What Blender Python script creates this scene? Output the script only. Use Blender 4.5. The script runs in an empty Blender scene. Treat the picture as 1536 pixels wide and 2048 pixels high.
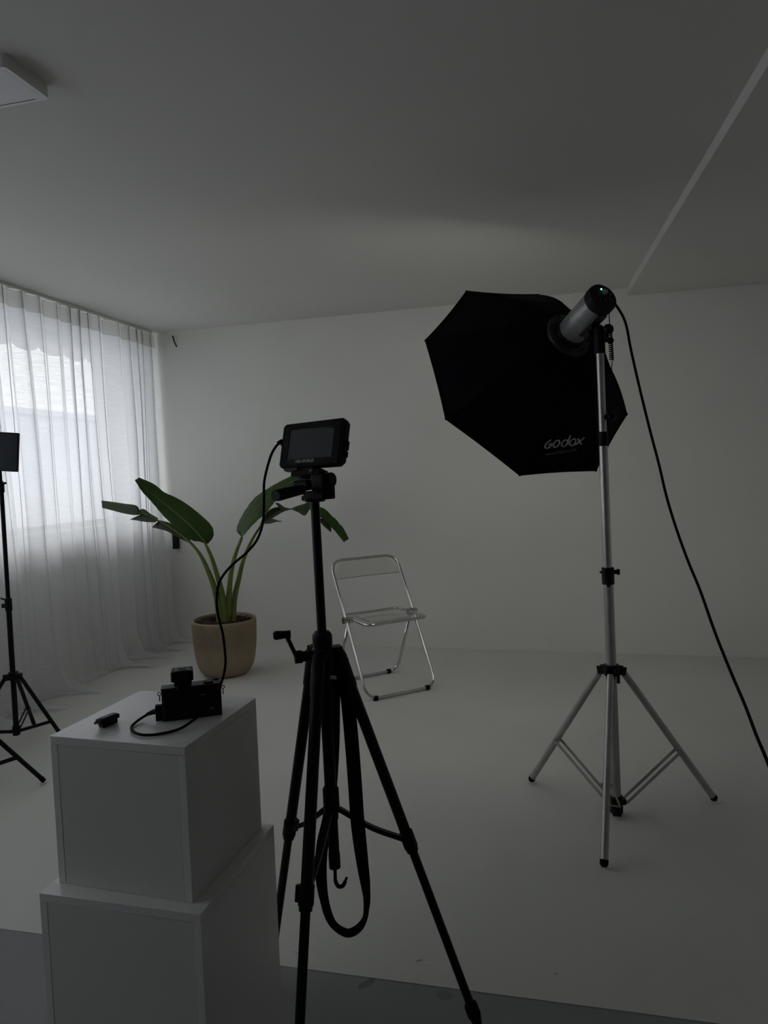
import bpy, bmesh, math, random
from mathutils import Vector, Matrix

random.seed(7)
scene = bpy.context.scene
COL = scene.collection
PI = math.pi

# ------------------------------------------------------------------ camera
EYE = Vector((0, 0, 1.27))
YAW, PITCH, ROLL, FOCAL = 0.2365, -0.0573, -0.0356, 1411.6
fwd = Vector((-math.sin(YAW) * math.cos(PITCH), math.cos(YAW) * math.cos(PITCH), math.sin(PITCH)))
r0_ = Vector((math.cos(YAW), math.sin(YAW), 0))
u0_ = r0_.cross(fwd)
rt = r0_ * math.cos(ROLL) + u0_ * math.sin(ROLL)
up = -r0_ * math.sin(ROLL) + u0_ * math.cos(ROLL)
cam_data = bpy.data.cameras.new('camera')
cam = bpy.data.objects.new('camera', cam_data)
COL.objects.link(cam)
cam.matrix_world = Matrix(((rt.x, up.x, -fwd.x, EYE.x), (rt.y, up.y, -fwd.y, EYE.y), (rt.z, up.z, -fwd.z, EYE.z), (0, 0, 0, 1)))
cam_data.sensor_fit = 'VERTICAL'
cam_data.sensor_height = 24.0
cam_data.lens = FOCAL / 2048 * 24.0
cam_data.clip_start = 0.02
scene.camera = cam

# ------------------------------------------------------------------ light: an overcast sky through the window
SKY = 3.75
world = bpy.data.worlds.new('world')
scene.world = world
world.use_nodes = True
wn = world.node_tree
wn.nodes.clear()
wo = wn.nodes.new('ShaderNodeOutputWorld')
bg = wn.nodes.new('ShaderNodeBackground')
tc = wn.nodes.new('ShaderNodeTexCoord')
sx = wn.nodes.new('ShaderNodeSeparateXYZ')
cr = wn.nodes.new('ShaderNodeValToRGB')
cr.color_ramp.elements[0].position = 0.0
cr.color_ramp.elements[0].color = (1.0, 0.985, 0.985, 1)
cr.color_ramp.elements[1].position = 0.8
cr.color_ramp.elements[1].color = (0.93, 0.95, 1.0, 1)
wn.links.new(tc.outputs['Generated'], sx.inputs[0])
wn.links.new(sx.outputs['Z'], cr.inputs[0])
wn.links.new(cr.outputs[0], bg.inputs['Color'])
bg.inputs['Strength'].default_value = SKY
wn.links.new(bg.outputs[0], wo.inputs[0])

scene.view_settings.view_transform = 'Standard'
scene.view_settings.look = 'None'
scene.view_settings.gamma = 1
scene.view_settings.exposure = 0.0
scene.view_settings.use_curve_mapping = False
cy = scene.cycles
cy.use_denoising = True
try:
    cy.denoiser = 'OPENIMAGEDENOISE'
    cy.denoising_input_passes = 'RGB_ALBEDO_NORMAL'
except Exception:
    pass
cy.max_bounces = 12
cy.diffuse_bounces = 7
cy.transmission_bounces = 10
cy.transparent_max_bounces = 40
cy.sample_clamp_indirect = 4.0
cy.caustics_reflective = False
cy.caustics_refractive = False

# daylight portal in the window opening (guides sampling of the sky, gives no light of its own)
pl = bpy.data.lights.new('window_portal', 'AREA')
pl.shape = 'RECTANGLE'
WIN_Y0, WIN_Y1, WIN_Z0, WIN_Z1 = -1.0, 4.87, 0.93, 2.30
pl.size, pl.size_y = WIN_Z1 - WIN_Z0, WIN_Y1 - WIN_Y0
pl.cycles.is_portal = True
po = bpy.data.objects.new('window_portal', pl)
COL.objects.link(po)
po.location = (-3.44, (WIN_Y0 + WIN_Y1) / 2, (WIN_Z0 + WIN_Z1) / 2)
po.rotation_euler = (0, -PI / 2, 0)

# ------------------------------------------------------------------ materials
def mat(name, color, rough=0.6, metal=0.0, spec=0.5, noise=0.0, scale=8.0, bump=0.0, bscale=200.0, emit=None, estr=0.0):
    m = bpy.data.materials.new(name)
    m.use_nodes = True
    nt = m.node_tree
    b = nt.nodes['Principled BSDF']
    b.inputs['Base Color'].default_value = (*color, 1)
    b.inputs['Roughness'].default_value = rough
    b.inputs['Metallic'].default_value = metal
    b.inputs['Specular IOR Level'].default_value = spec
    t = nt.nodes.new('ShaderNodeTexCoord')
    if noise > 0:
        n = nt.nodes.new('ShaderNodeTexNoise')
        n.inputs['Scale'].default_value = scale
        n.inputs['Detail'].default_value = 5
        nt.links.new(t.outputs['Object'], n.inputs['Vector'])
        r = nt.nodes.new('ShaderNodeValToRGB')
        r.color_ramp.elements[0].position = 0.3
        r.color_ramp.elements[1].position = 0.7
        r.color_ramp.elements[0].color = tuple(c * (1 - noise) for c in color) + (1,)
        r.color_ramp.elements[1].color = tuple(min(1, c * (1 + noise)) for c in color) + (1,)
        nt.links.new(n.outputs[0], r.inputs[0])
        nt.links.new(r.outputs[0], b.inputs['Base Color'])
    if bump > 0:
        n2 = nt.nodes.new('ShaderNodeTexNoise')
        n2.inputs['Scale'].default_value = bscale
        n2.inputs['Detail'].default_value = 3
        nt.links.new(t.outputs['Object'], n2.inputs['Vector'])
        bp = nt.nodes.new('ShaderNodeBump')
        bp.inputs['Strength'].default_value = bump
        bp.inputs['Distance'].default_value = 0.002
        nt.links.new(n2.outputs[0], bp.inputs['Height'])
        nt.links.new(bp.outputs[0], b.inputs['Normal'])
    if emit:
        b.inputs['Emission Color'].default_value = (*emit, 1)
        b.inputs['Emission Strength'].default_value = estr
    return m

M = {}
M['wall'] = mat('white_wall_paint', (0.765, 0.765, 0.73), 0.85, spec=0.2, noise=0.03, scale=1.5, bump=0.1, bscale=60)
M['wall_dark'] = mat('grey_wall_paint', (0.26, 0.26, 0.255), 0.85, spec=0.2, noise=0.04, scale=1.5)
M['ceiling'] = mat('white_ceiling_paint', (0.645, 0.64, 0.615), 0.9, spec=0.1, noise=0.02, scale=1.2)
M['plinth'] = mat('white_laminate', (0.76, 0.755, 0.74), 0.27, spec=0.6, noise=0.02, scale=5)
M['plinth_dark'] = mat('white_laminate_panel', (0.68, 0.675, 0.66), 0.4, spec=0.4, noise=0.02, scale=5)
M['white_plastic'] = mat('white_plastic', (0.72, 0.72, 0.7), 0.45, noise=0.02)
M['diffuser'] = mat('lamp_diffuser', (0.76, 0.77, 0.8), 0.6, noise=0.01)
M['black_plastic'] = mat('black_plastic', (0.010, 0.011, 0.013), 0.5, spec=0.15, noise=0.2, scale=30)
M['black_gloss'] = mat('black_gloss', (0.004, 0.004, 0.006), 0.3, spec=0.2, noise=0.1)
M['black_metal'] = mat('black_metal', (0.007, 0.008, 0.010), 0.42, spec=0.18, noise=0.15, scale=25)
M['black_fabric'] = mat('black_fabric', (0.0045, 0.005, 0.008), 0.85, spec=0.08, noise=0.2, scale=20, bump=0.2, bscale=400)
M['black_webbing'] = mat('black_webbing', (0.008, 0.008, 0.009), 0.85, spec=0.1, noise=0.2, scale=60)
M['rubber'] = mat('black_rubber', (0.006, 0.006, 0.007), 0.7, spec=0.12, noise=0.2)
M['alu'] = mat('brushed_aluminium', (0.52, 0.52, 0.50), 0.36, metal=0.9, noise=0.08, scale=14)
M['alu_leg'] = mat('matt_aluminium_leg', (0.42, 0.42, 0.40), 0.45, metal=0.75, noise=0.1, scale=10)
M['silver'] = mat('silver_shell', (0.34, 0.34, 0.34), 0.42, metal=0.55, noise=0.08, scale=12)
M['dark_grey'] = mat('dark_grey_metal', (0.035, 0.036, 0.038), 0.45, metal=0.3, noise=0.1)
M['chrome'] = mat('chrome', (0.62, 0.62, 0.62), 0.07, metal=1.0, noise=0.02)
M['screen'] = mat('switched_off_screen', (0.045, 0.052, 0.056), 0.22, spec=0.6, noise=0.03, scale=3)
M['letter_grey'] = mat('grey_print', (0.50, 0.50, 0.50), 0.7, noise=0.1)
M['letter_dim'] = mat('dim_grey_print', (0.17, 0.17, 0.17), 0.7, noise=0.1)
M['letter_white'] = mat('white_print', (0.75, 0.75, 0.75), 0.6, noise=0.05)
M['pot'] = mat('beige_ceramic', (0.30, 0.235, 0.17), 0.75, spec=0.2, noise=0.06, scale=9, bump=0.1)
M['soil'] = mat('brown_bark', (0.060, 0.036, 0.027), 0.9, spec=0.15, noise=0.5, scale=40)
M['petiole'] = mat('green_stalk', (0.115, 0.16, 0.035), 0.5, spec=0.3, noise=0.25, scale=14)
M['midrib'] = mat('pale_green_midrib', (0.17, 0.24, 0.085), 0.5, noise=0.15)
M['mark'] = mat('light_glimpse', (0.7, 0.7, 0.7), 0.6, noise=0.05)  # white colour stands in for a glimpse of light at the tripod
M['led'] = mat('green_led', (0.1, 0.9, 0.3), 0.4, emit=(0.25, 1.0, 0.45), estr=3.0, noise=0.01)
M['glow'] = mat('lit_front_diffuser', (0.7, 0.7, 0.68), 0.8, emit=(1.0, 0.965, 0.87), estr=1.75, noise=0.01)
M['lamp_knob'] = mat('clear_grey_knob', (0.28, 0.28, 0.28), 0.4, noise=0.1)
M['house'] = mat('pale_render', (0.62, 0.65, 0.70), 0.9, noise=0.06, scale=2)
M['house_glass'] = mat('house_window_glass', (0.22, 0.25, 0.3), 0.2, noise=0.05)
M['ground'] = mat('pale_paving', (0.42, 0.43, 0.44), 0.9, noise=0.1, scale=1)
M['awning'] = mat('beige_awning', (0.45, 0.43, 0.40), 0.9, noise=0.05)

def leaf_mat(name, col, trans):
    m = bpy.data.materials.new(name)
    m.use_nodes = True
    nt = m.node_tree
    b = nt.nodes['Principled BSDF']
    out = nt.nodes['Material Output']
    t = nt.nodes.new('ShaderNodeTexCoord')
    w = nt.nodes.new('ShaderNodeTexNoise')
    w.inputs['Scale'].default_value = 26
    w.inputs['Detail'].default_value = 4
    r = nt.nodes.new('ShaderNodeValToRGB')
    r.color_ramp.elements[0].color = (col[0] * 0.65, col[1] * 0.7, col[2] * 0.7, 1)
    r.color_ramp.elements[1].color = (col[0] * 1.35, col[1] * 1.25, col[2] * 1.2, 1)
    nt.links.new(t.outputs['Object'], w.inputs['Vector'])
    nt.links.new(w.outputs[0], r.inputs[0])
    nt.links.new(r.outputs[0], b.inputs['Base Color'])
    b.inputs['Roughness'].default_value = 0.5
    b.inputs['Specular IOR Level'].default_value = 0.3
    tr = nt.nodes.new('ShaderNodeBsdfTranslucent')
    tr.inputs['Color'].default_value = (*trans, 1)
    mx = nt.nodes.new('ShaderNodeMixShader')
    mx.inputs[0].default_value = 0.3
    nt.links.new(b.outputs[0], mx.inputs[1])
    nt.links.new(tr.outputs[0], mx.inputs[2])
    nt.links.new(mx.outputs[0], out.inputs['Surface'])
    return m
M['leaf'] = leaf_mat('green_leaf', (0.045, 0.095, 0.022), (0.10, 0.20, 0.02))
M['leaf_pale'] = leaf_mat('greyish_green_leaf', (0.085, 0.115, 0.065), (0.10, 0.14, 0.06))

def floor_mat(name, col, marks, dark, spots=()):
    m = mat(name, col, 0.62, spec=0.3)
    nt = m.node_tree
    b = nt.nodes['Principled BSDF']
    t = nt.nodes.new('ShaderNodeTexCoord')
    n = nt.nodes.new('ShaderNodeTexNoise'); n.inputs['Scale'].default_value = 1.3; n.inputs['Detail'].default_value = 6
    r = nt.nodes.new('ShaderNodeValToRGB')
    r.color_ramp.elements[0].position = 0.3; r.color_ramp.elements[1].position = 0.72
    r.color_ramp.elements[0].color = tuple(c * 0.93 for c in col) + (1,)
    r.color_ramp.elements[1].color = tuple(c * 1.03 for c in col) + (1,)
    v = nt.nodes.new('ShaderNodeTexNoise'); v.inputs['Scale'].default_value = marks; v.inputs['Detail'].default_value = 2
    r2 = nt.nodes.new('ShaderNodeValToRGB')
    r2.color_ramp.elements[0].position = 0.70; r2.color_ramp.elements[1].position = 0.74
    r2.color_ramp.elements[0].color = (0, 0, 0, 1); r2.color_ramp.elements[1].color = (1, 1, 1, 1)
    mx = nt.nodes.new('ShaderNodeMix'); mx.data_type = 'RGBA'
    mx.inputs[7].default_value = tuple(c * dark for c in col) + (1,)
    nt.links.new(t.outputs['Object'], n.inputs['Vector'])
    nt.links.new(t.outputs['Object'], v.inputs['Vector'])
    nt.links.new(n.outputs[0], r.inputs[0])
    nt.links.new(v.outputs[0], r2.inputs[0])
    nt.links.new(r2.outputs[0], mx.inputs[0])
    nt.links.new(r.outputs[0], mx.inputs[6])
    nt.links.new(mx.outputs[2], b.inputs['Base Color'])
    last = mx.outputs[2]
    nz = nt.nodes.new('ShaderNodeTexNoise'); nz.inputs['Scale'].default_value = 22; nz.inputs['Detail'].default_value = 4
    nt.links.new(t.outputs['Object'], nz.inputs['Vector'])
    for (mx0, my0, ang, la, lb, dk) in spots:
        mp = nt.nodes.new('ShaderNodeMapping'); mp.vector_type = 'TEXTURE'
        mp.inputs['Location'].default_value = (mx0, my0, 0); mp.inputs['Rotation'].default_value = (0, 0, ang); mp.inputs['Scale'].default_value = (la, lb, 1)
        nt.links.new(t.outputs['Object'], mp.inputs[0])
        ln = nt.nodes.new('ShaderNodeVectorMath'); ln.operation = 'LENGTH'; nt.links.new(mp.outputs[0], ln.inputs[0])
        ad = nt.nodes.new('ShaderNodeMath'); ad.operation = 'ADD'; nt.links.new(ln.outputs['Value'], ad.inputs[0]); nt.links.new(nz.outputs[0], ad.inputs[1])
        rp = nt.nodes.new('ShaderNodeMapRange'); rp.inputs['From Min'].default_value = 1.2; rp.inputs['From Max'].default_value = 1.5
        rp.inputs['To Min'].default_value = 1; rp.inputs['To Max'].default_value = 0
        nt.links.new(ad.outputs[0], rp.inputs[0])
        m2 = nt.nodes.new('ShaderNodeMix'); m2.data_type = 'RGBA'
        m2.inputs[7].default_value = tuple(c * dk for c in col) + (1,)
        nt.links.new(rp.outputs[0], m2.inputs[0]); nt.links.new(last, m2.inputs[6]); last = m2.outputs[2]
    nt.links.new(last, b.inputs['Base Color'])
    n3 = nt.nodes.new('ShaderNodeTexNoise'); n3.inputs['Scale'].default_value = 3.0
    bp = nt.nodes.new('ShaderNodeBump'); bp.inputs['Strength'].default_value = 0.1; bp.inputs['Distance'].default_value = 0.004
    nt.links.new(t.outputs['Object'], n3.inputs['Vector'])
    nt.links.new(n3.outputs[0], bp.inputs['Height'])
    nt.links.new(bp.outputs[0], b.inputs['Normal'])
    return m
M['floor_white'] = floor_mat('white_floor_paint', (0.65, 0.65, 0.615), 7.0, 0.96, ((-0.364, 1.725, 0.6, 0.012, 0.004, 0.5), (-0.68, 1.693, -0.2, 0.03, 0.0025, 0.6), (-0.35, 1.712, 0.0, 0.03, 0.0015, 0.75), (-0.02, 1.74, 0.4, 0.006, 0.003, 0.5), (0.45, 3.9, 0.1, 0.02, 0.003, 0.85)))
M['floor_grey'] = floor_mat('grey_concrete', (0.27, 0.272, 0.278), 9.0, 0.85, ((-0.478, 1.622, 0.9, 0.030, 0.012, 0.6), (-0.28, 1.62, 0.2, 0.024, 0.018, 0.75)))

def sheer(name, transp, col):
    m = bpy.data.materials.new(name)
    m.use_nodes = True
    nt = m.node_tree
    nt.nodes.clear()
    out = nt.nodes.new('ShaderNodeOutputMaterial')
    t = nt.nodes.new('ShaderNodeTexCoord')
    mp = nt.nodes.new('ShaderNodeMapping')
    mp.inputs['Scale'].default_value = (25, 12, 170)
    n = nt.nodes.new('ShaderNodeTexNoise'); n.inputs['Scale'].default_value = 1.0; n.inputs['Detail'].default_value = 4
    r = nt.nodes.new('ShaderNodeMapRange')
    r.inputs['From Min'].default_value = 0.3; r.inputs['From Max'].default_value = 0.7
    r.inputs['To Min'].default_value = transp * 0.55; r.inputs['To Max'].default_value = transp * 1.4
    tp = nt.nodes.new('ShaderNodeBsdfTransparent')
    df = nt.nodes.new('ShaderNodeBsdfDiffuse'); df.inputs['Color'].default_value = (*col, 1)
    tl = nt.nodes.new('ShaderNodeBsdfTranslucent'); tl.inputs['Color'].default_value = (*col, 1)
    m1 = nt.nodes.new('ShaderNodeMixShader'); m1.inputs[0].default_value = 0.61
    m2 = nt.nodes.new('ShaderNodeMixShader')
    nt.links.new(t.outputs['Object'], mp.inputs[0])
    nt.links.new(mp.outputs[0], n.inputs['Vector'])
    nt.links.new(n.outputs[0], r.inputs[0])
    nt.links.new(df.outputs[0], m1.inputs[1])
    nt.links.new(tl.outputs[0], m1.inputs[2])
    nt.links.new(r.outputs[0], m2.inputs[0])
    nt.links.new(m1.outputs[0], m2.inputs[1])
    nt.links.new(tp.outputs[0], m2.inputs[2])
    nt.links.new(m2.outputs[0], out.inputs['Surface'])
    return m
M['sheer'] = sheer('sheer_white_linen', 0.10, (0.87, 0.875, 0.90))
M['tape'] = sheer('heading_tape_cloth', 0.03, (0.60, 0.60, 0.57))

def glass_mat(name, tint, gloss, rough=0.03):
    m = bpy.data.materials.new(name)
    m.use_nodes = True
    nt = m.node_tree
    nt.nodes.clear()
    out = nt.nodes.new('ShaderNodeOutputMaterial')
    tp = nt.nodes.new('ShaderNodeBsdfTransparent'); tp.inputs['Color'].default_value = (*tint, 1)
    gl = nt.nodes.new('ShaderNodeBsdfGlossy'); gl.inputs['Roughness'].default_value = rough
    lw = nt.nodes.new('ShaderNodeLayerWeight'); lw.inputs['Blend'].default_value = 0.5
    pw_ = nt.nodes.new('ShaderNodeMath'); pw_.operation = 'POWER'; pw_.inputs[1].default_value = 3.5
    fr = nt.nodes.new('ShaderNodeMath'); fr.operation = 'MULTIPLY_ADD'; fr.inputs[1].default_value = gloss; fr.inputs[2].default_value = 0.03
    nt.links.new(lw.outputs['Facing'], pw_.inputs[0]); nt.links.new(pw_.outputs[0], fr.inputs[0])
    mx = nt.nodes.new('ShaderNodeMixShader')
    nt.links.new(fr.outputs[0], mx.inputs[0])
    nt.links.new(tp.outputs[0], mx.inputs[1])
    nt.links.new(gl.outputs[0], mx.inputs[2])
    nt.links.new(mx.outputs[0], out.inputs['Surface'])
    return m
M['pane'] = glass_mat('window_glass', (0.96, 0.98, 0.97), 0.5, 0.02)
M['acrylic'] = glass_mat('clear_acrylic', (0.95, 0.95, 0.94), 0.55, 0.08)

# ------------------------------------------------------------------ mesh helpers
def V(*a):
    return Vector(a)

class MB:
    """collects simple solids; build() links them as one mesh object"""
    def __init__(self, frame=None):
        self.v, self.f = [], []
        self.M = frame or Matrix.Identity(4)
    def add(self, verts, faces):
        k = len(self.v)
        self.v += [self.M @ Vector(p) for p in verts]
        self.f += [tuple(i + k for i in q) for q in faces]
        return self
    def box(self, c, s, rot=None):
        vs = []
        for dx in (-.5, .5):
            for dy in (-.5, .5):
                for dz in (-.5, .5):
                    p = Vector((dx * s[0], dy * s[1], dz * s[2]))
                    if rot: p = rot @ p
                    vs.append(p + Vector(c))
        return self.add(vs, [(0, 1, 3, 2), (4, 6, 7, 5), (0, 4, 5, 1), (2, 3, 7, 6), (0, 2, 6, 4), (1, 5, 7, 3)])
    def tube(self, pts, r, n=12, caps=True, flat=1.0):
        pts = [Vector(p) for p in pts]
        if not isinstance(r, (list, tuple)): r = [r] * len(pts)
        vs, fs = [], []
        prev = None
        for i, p in enumerate(pts):
            a = pts[max(i - 1, 0)]; b = pts[min(i + 1, len(pts) - 1)]
            d = (b - a).normalized()
            if prev is None:
                x = d.cross(Vector((0, 0, 1)))
                if x.length < 1e-3: x = d.cross(Vector((0, 1, 0)))
            else:
                x = prev - d * prev.dot(d)
                if x.length < 1e-6: x = d.cross(Vector((0, 1, 0)))
            x.normalize(); y = d.cross(x); prev = x
            for k in range(n):
                t = 2 * PI * k / n
                vs.append(p + x * (math.cos(t) * r[i]) + y * (math.sin(t) * r[i] * flat))
        for i in range(len(pts) - 1):
            for k in range(n):
                fs.append((i * n + k, i * n + (k + 1) % n, (i + 1) * n + (k + 1) % n, (i + 1) * n + k))
        if caps:
            fs.append(tuple(reversed(range(n))))
            fs.append(tuple(range((len(pts) - 1) * n, len(pts) * n)))
        return self.add(vs, fs)
    def cyl(self, a, b, r, r2=None, n=16):
        return self.tube([a, b], [r, r if r2 is None else r2], n)
    def bar(self, a, b, w, h, side=None):
        a, b = Vector(a), Vector(b)
        d = (b - a).normalized()
        x = Vector(side) if side is not None else d.cross(Vector((0, 0, 1)))
        x = (x - d * x.dot(d)).normalized(); y = d.cross(x)
        vs = []
        for p in (a, b):
            for sxx, syy in ((-1, -1), (1, -1), (1, 1), (-1, 1)):
                vs.append(p + x * (sxx * w / 2) + y * (syy * h / 2))
        return self.add(vs, [(3, 2, 1, 0), (4, 5, 6, 7), (0, 1, 5, 4), (1, 2, 6, 5), (2, 3, 7, 6), (3, 0, 4, 7)])
    def lathe(self, prof, n=32, c=(0, 0, 0), rf=None, cap0=True, cap1=False):
        vs, fs = [], []
        for (r, z) in prof:
            for k in range(n):
                t = 2 * PI * k / n
                q = r if rf is None else rf(r, z, t)
                vs.append((c[0] + q * math.cos(t), c[1] + q * math.sin(t), c[2] + z))
        for i in range(len(prof) - 1):
            for k in range(n):
                fs.append((i * n + k, i * n + (k + 1) % n, (i + 1) * n + (k + 1) % n, (i + 1) * n + k))
        if cap0: fs.append(tuple(reversed(range(n))))
        if cap1: fs.append(tuple(range((len(prof) - 1) * n, len(prof) * n)))
        return self.add(vs, fs)
    def prism(self, poly, z0, z1):
        n = len(poly)
        vs = [(x, y, z0) for x, y in poly] + [(x, y, z1) for x, y in poly]
        fs = [tuple(reversed(range(n))), tuple(range(n, 2 * n))]
        fs += [(i, (i + 1) % n, n + (i + 1) % n, n + i) for i in range(n)]
        return self.add(vs, fs)
    def ball(self, c, r, n=12, s=(1, 1, 1)):
        prof = []
        m = n // 2
        vs, fs = [], []
        for i in range(m + 1):
            a = -PI / 2 + PI * i / m
            for k in range(n):
                t = 2 * PI * k / n
                vs.append((c[0] + r * s[0] * math.cos(a) * math.cos(t), c[1] + r * s[1] * math.cos(a) * math.sin(t), c[2] + r * s[2] * math.sin(a)))
        for i in range(m):
            for k in range(n):
                fs.append((i * n + k, i * n + (k + 1) % n, (i + 1) * n + (k + 1) % n, (i + 1) * n + k))
        return self.add(vs, fs)
    def build(self, name, material, parent=None, bevel=0, angle=40, smooth=True, kind=None, label=None, weld=False):
        base = origin_of(parent)
        me = bpy.data.meshes.new(name)
        me.from_pydata([p - base for p in self.v], [], self.f)
        if weld or bevel:
            bm = bmesh.new(); bm.from_mesh(me)
            bmesh.ops.remove_doubles(bm, verts=bm.verts, dist=1e-6)
            bmesh.ops.recalc_face_normals(bm, faces=bm.faces)
            bm.to_mesh(me); bm.free()
        me.update()
        if smooth:
            me.polygons.foreach_set('use_smooth', [True] * len(me.polygons))
            me.set_sharp_from_angle(angle=math.radians(angle))
        me.materials.append(material)
        o = bpy.data.objects.new(name, me)
        COL.objects.link(o)
        if parent is not None: o.parent = parent
        if bevel:
            bv = o.modifiers.new('bevel', 'BEVEL'); bv.width = bevel; bv.segments = 2; bv.limit_method = 'ANGLE'; bv.angle_limit = math.radians(35)
        if kind: o['kind'] = kind
        if label: o['label'] = label
        return o

def origin_of(o):
    p = Vector((0, 0, 0))
    while o is not None:
        p += o.location
        o = o.parent
    return p

def thing(name, label, cat, loc, group=None):
    o = bpy.data.objects.new(name, None)
    o.empty_display_size = 0.1
    COL.objects.link(o)
    o.location = loc
    o['label'] = label; o['category'] = cat
    if group: o['group'] = group
    return o

def mark(o, label, cat, group=None):
    o['label'] = label; o['category'] = cat
    if group: o['group'] = group
    return o

def spline(pts, n=6):
    """Catmull-Rom through points"""
    P = [Vector(p) for p in pts]
    P = [P[0] * 2 - P[1]] + P + [P[-1] * 2 - P[-2]]
    res = []
    for i in range(1, len(P) - 2):
        a, b, c, d = P[i - 1], P[i], P[i + 1], P[i + 2]
        for k in range(n):
            t = k / n
            res.append(0.5 * ((2 * b) + (c - a) * t + (2 * a - 5 * b + 4 * c - d) * t * t + (3 * b - a - 3 * c + d) * t ** 3))
    res.append(P[-2])
    return res

def frame(o, x, y, z):
    x, y, z, o = Vector(x), Vector(y), Vector(z), Vector(o)
    return Matrix(((x.x, y.x, z.x, o.x), (x.y, y.y, z.y, o.y), (x.z, y.z, z.z, o.z), (0, 0, 0, 1)))

def rounded(poly_pts, r, closed=False, k=6):
    """polyline with rounded corners"""
    P = [Vector(p) for p in poly_pts]
    n = len(P)
    out = []
    rng = range(n) if closed else range(n)
    for i in rng:
        if not closed and i in (0, n - 1):
            out.append(P[i]); continue
        a, b, c = P[(i - 1) % n], P[i], P[(i + 1) % n]
        u, w = (a - b), (c - b)
        l = min(r, u.length * 0.49, w.length * 0.49)
        s, e = b + u.normalized() * l, b + w.normalized() * l
        for j in range(k + 1):
            t = j / k
            out.append(s * (1 - t) ** 2 + b * 2 * t * (1 - t) + e * t * t)
    if closed: out.append(out[0].copy())
    return out

def text(name, body, size, M4, material, parent, extrude=0.0004, shear=0.0, align='LEFT', spacing=1.0):
    cu = bpy.data.curves.new(name, 'FONT')
    cu.body = body; cu.size = size; cu.extrude = extrude; cu.shear = shear; cu.align_x = align
    cu.space_character = spacing
    cu.materials.append(material)
    tmp = bpy.data.objects.new('tmp_text', cu)
    me = bpy.data.meshes.new_from_object(tmp)
    bpy.data.objects.remove(tmp)
    bpy.data.curves.remove(cu)
    me.name = name
    if not me.materials: me.materials.append(material)
    o = bpy.data.objects.new(name, me)
    COL.objects.link(o)
    o.parent = parent
    Mx = M4.copy()
    Mx.translation = Mx.translation - origin_of(parent)
    o.matrix_local = Mx
    return o

# ------------------------------------------------------------------ room shell
H = 2.396          # ceiling
XL, XR, YF = -3.15, 1.32, -2.6
def yb(x): return 4.894 - 0.0255 * x       # back wall
def xs(y): return 0.487 + 0.042 * (4.88 - y)   # edge of the lowered ceiling
T = 0.3
s_ = MB().prism([(XL - T, yb(XL)), (XR + T, yb(XR)), (XR + T, yb(XR) + 0.2), (XL - T, yb(XL) + 0.2)], -0.1, H)
s_.build('wall_back', M['wall'], kind='structure', smooth=False)
s_ = MB()
s_.box((XL - T / 2, (YF + WIN_Y0) / 2, H / 2), (T, WIN_Y0 - YF, H))
s_.box((XL - T / 2, (WIN_Y1 + yb(XL)) / 2, H / 2), (T, yb(XL) - WIN_Y1, H))
s_.box((XL - T / 2, (WIN_Y0 + WIN_Y1) / 2, WIN_Z0 / 2), (T, WIN_Y1 - WIN_Y0, WIN_Z0))
s_.box((XL - T / 2, (WIN_Y0 + WIN_Y1) / 2, (WIN_Z1 + H) / 2), (T, WIN_Y1 - WIN_Y0, H - WIN_Z1))
s_.build('wall_left', M['wall'], kind='structure', smooth=False)
MB().box((XR + 0.1, (1.65 + yb(XR)) / 2, H / 2), (0.2, yb(XR) - 1.65, H)).build('wall_right', M['wall'], kind='structure', smooth=False)
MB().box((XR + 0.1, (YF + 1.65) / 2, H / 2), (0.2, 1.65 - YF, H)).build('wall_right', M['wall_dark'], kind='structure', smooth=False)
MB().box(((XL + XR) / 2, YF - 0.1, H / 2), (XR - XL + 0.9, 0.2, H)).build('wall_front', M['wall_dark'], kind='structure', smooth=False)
MB().box(((XL + XR) / 2, 1.2, H + 0.06), (XR - XL + 1.0, 8.2, 0.12)).build('ceiling', M['ceiling'], kind='structure', smooth=False)
MB().prism([(xs(YF), YF), (XR, YF), (XR, yb(XR)), (xs(yb(0.487)), yb(0.487))], 2.348, H).build('ceiling', M['ceiling'], kind='structure', smooth=False)
def yg(x): return 1.6456 + 0.0069 * x
MB().prism([(XL, yg(XL)), (XR, yg(XR)), (XR, yb(XR) + 0.05), (XL, yb(XL) + 0.05)], -0.06, 0).build('floor', M['floor_white'], kind='structure', smooth=False)
MB().prism([(XL, YF), (XR, YF), (XR, yg(XR)), (XL, yg(XL))], -0.06, -0.0015).build('floor', M['floor_grey'], kind='structure', smooth=False)

# window: frame, mullions, sashes and panes
win = thing('window_1', 'wide white framed window behind the sheer curtains', 'window', (XL - 0.18, (WIN_Y0 + WIN_Y1) / 2, WIN_Z0))
win['kind'] = 'structure'
fx = XL - 0.20
fr = MB()
fr.box((fx, (WIN_Y0 + WIN_Y1) / 2, WIN_Z0 + 0.03), (0.07, WIN_Y1 - WIN_Y0, 0.06))
fr.box((fx, (WIN_Y0 + WIN_Y1) / 2, WIN_Z1 - 0.03), (0.07, WIN_Y1 - WIN_Y0, 0.06))
NP = 5
for i in range(NP + 1):
    y = WIN_Y0 + (WIN_Y1 - WIN_Y0) * i / NP
    y = min(max(y, WIN_Y0 + 0.03), WIN_Y1 - 0.03)
    fr.box((fx, y, (WIN_Z0 + WIN_Z1) / 2), (0.07, 0.06, WIN_Z1 - WIN_Z0 - 0.12))
fr.build('window_frame', M['white_plastic'], win)
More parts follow.
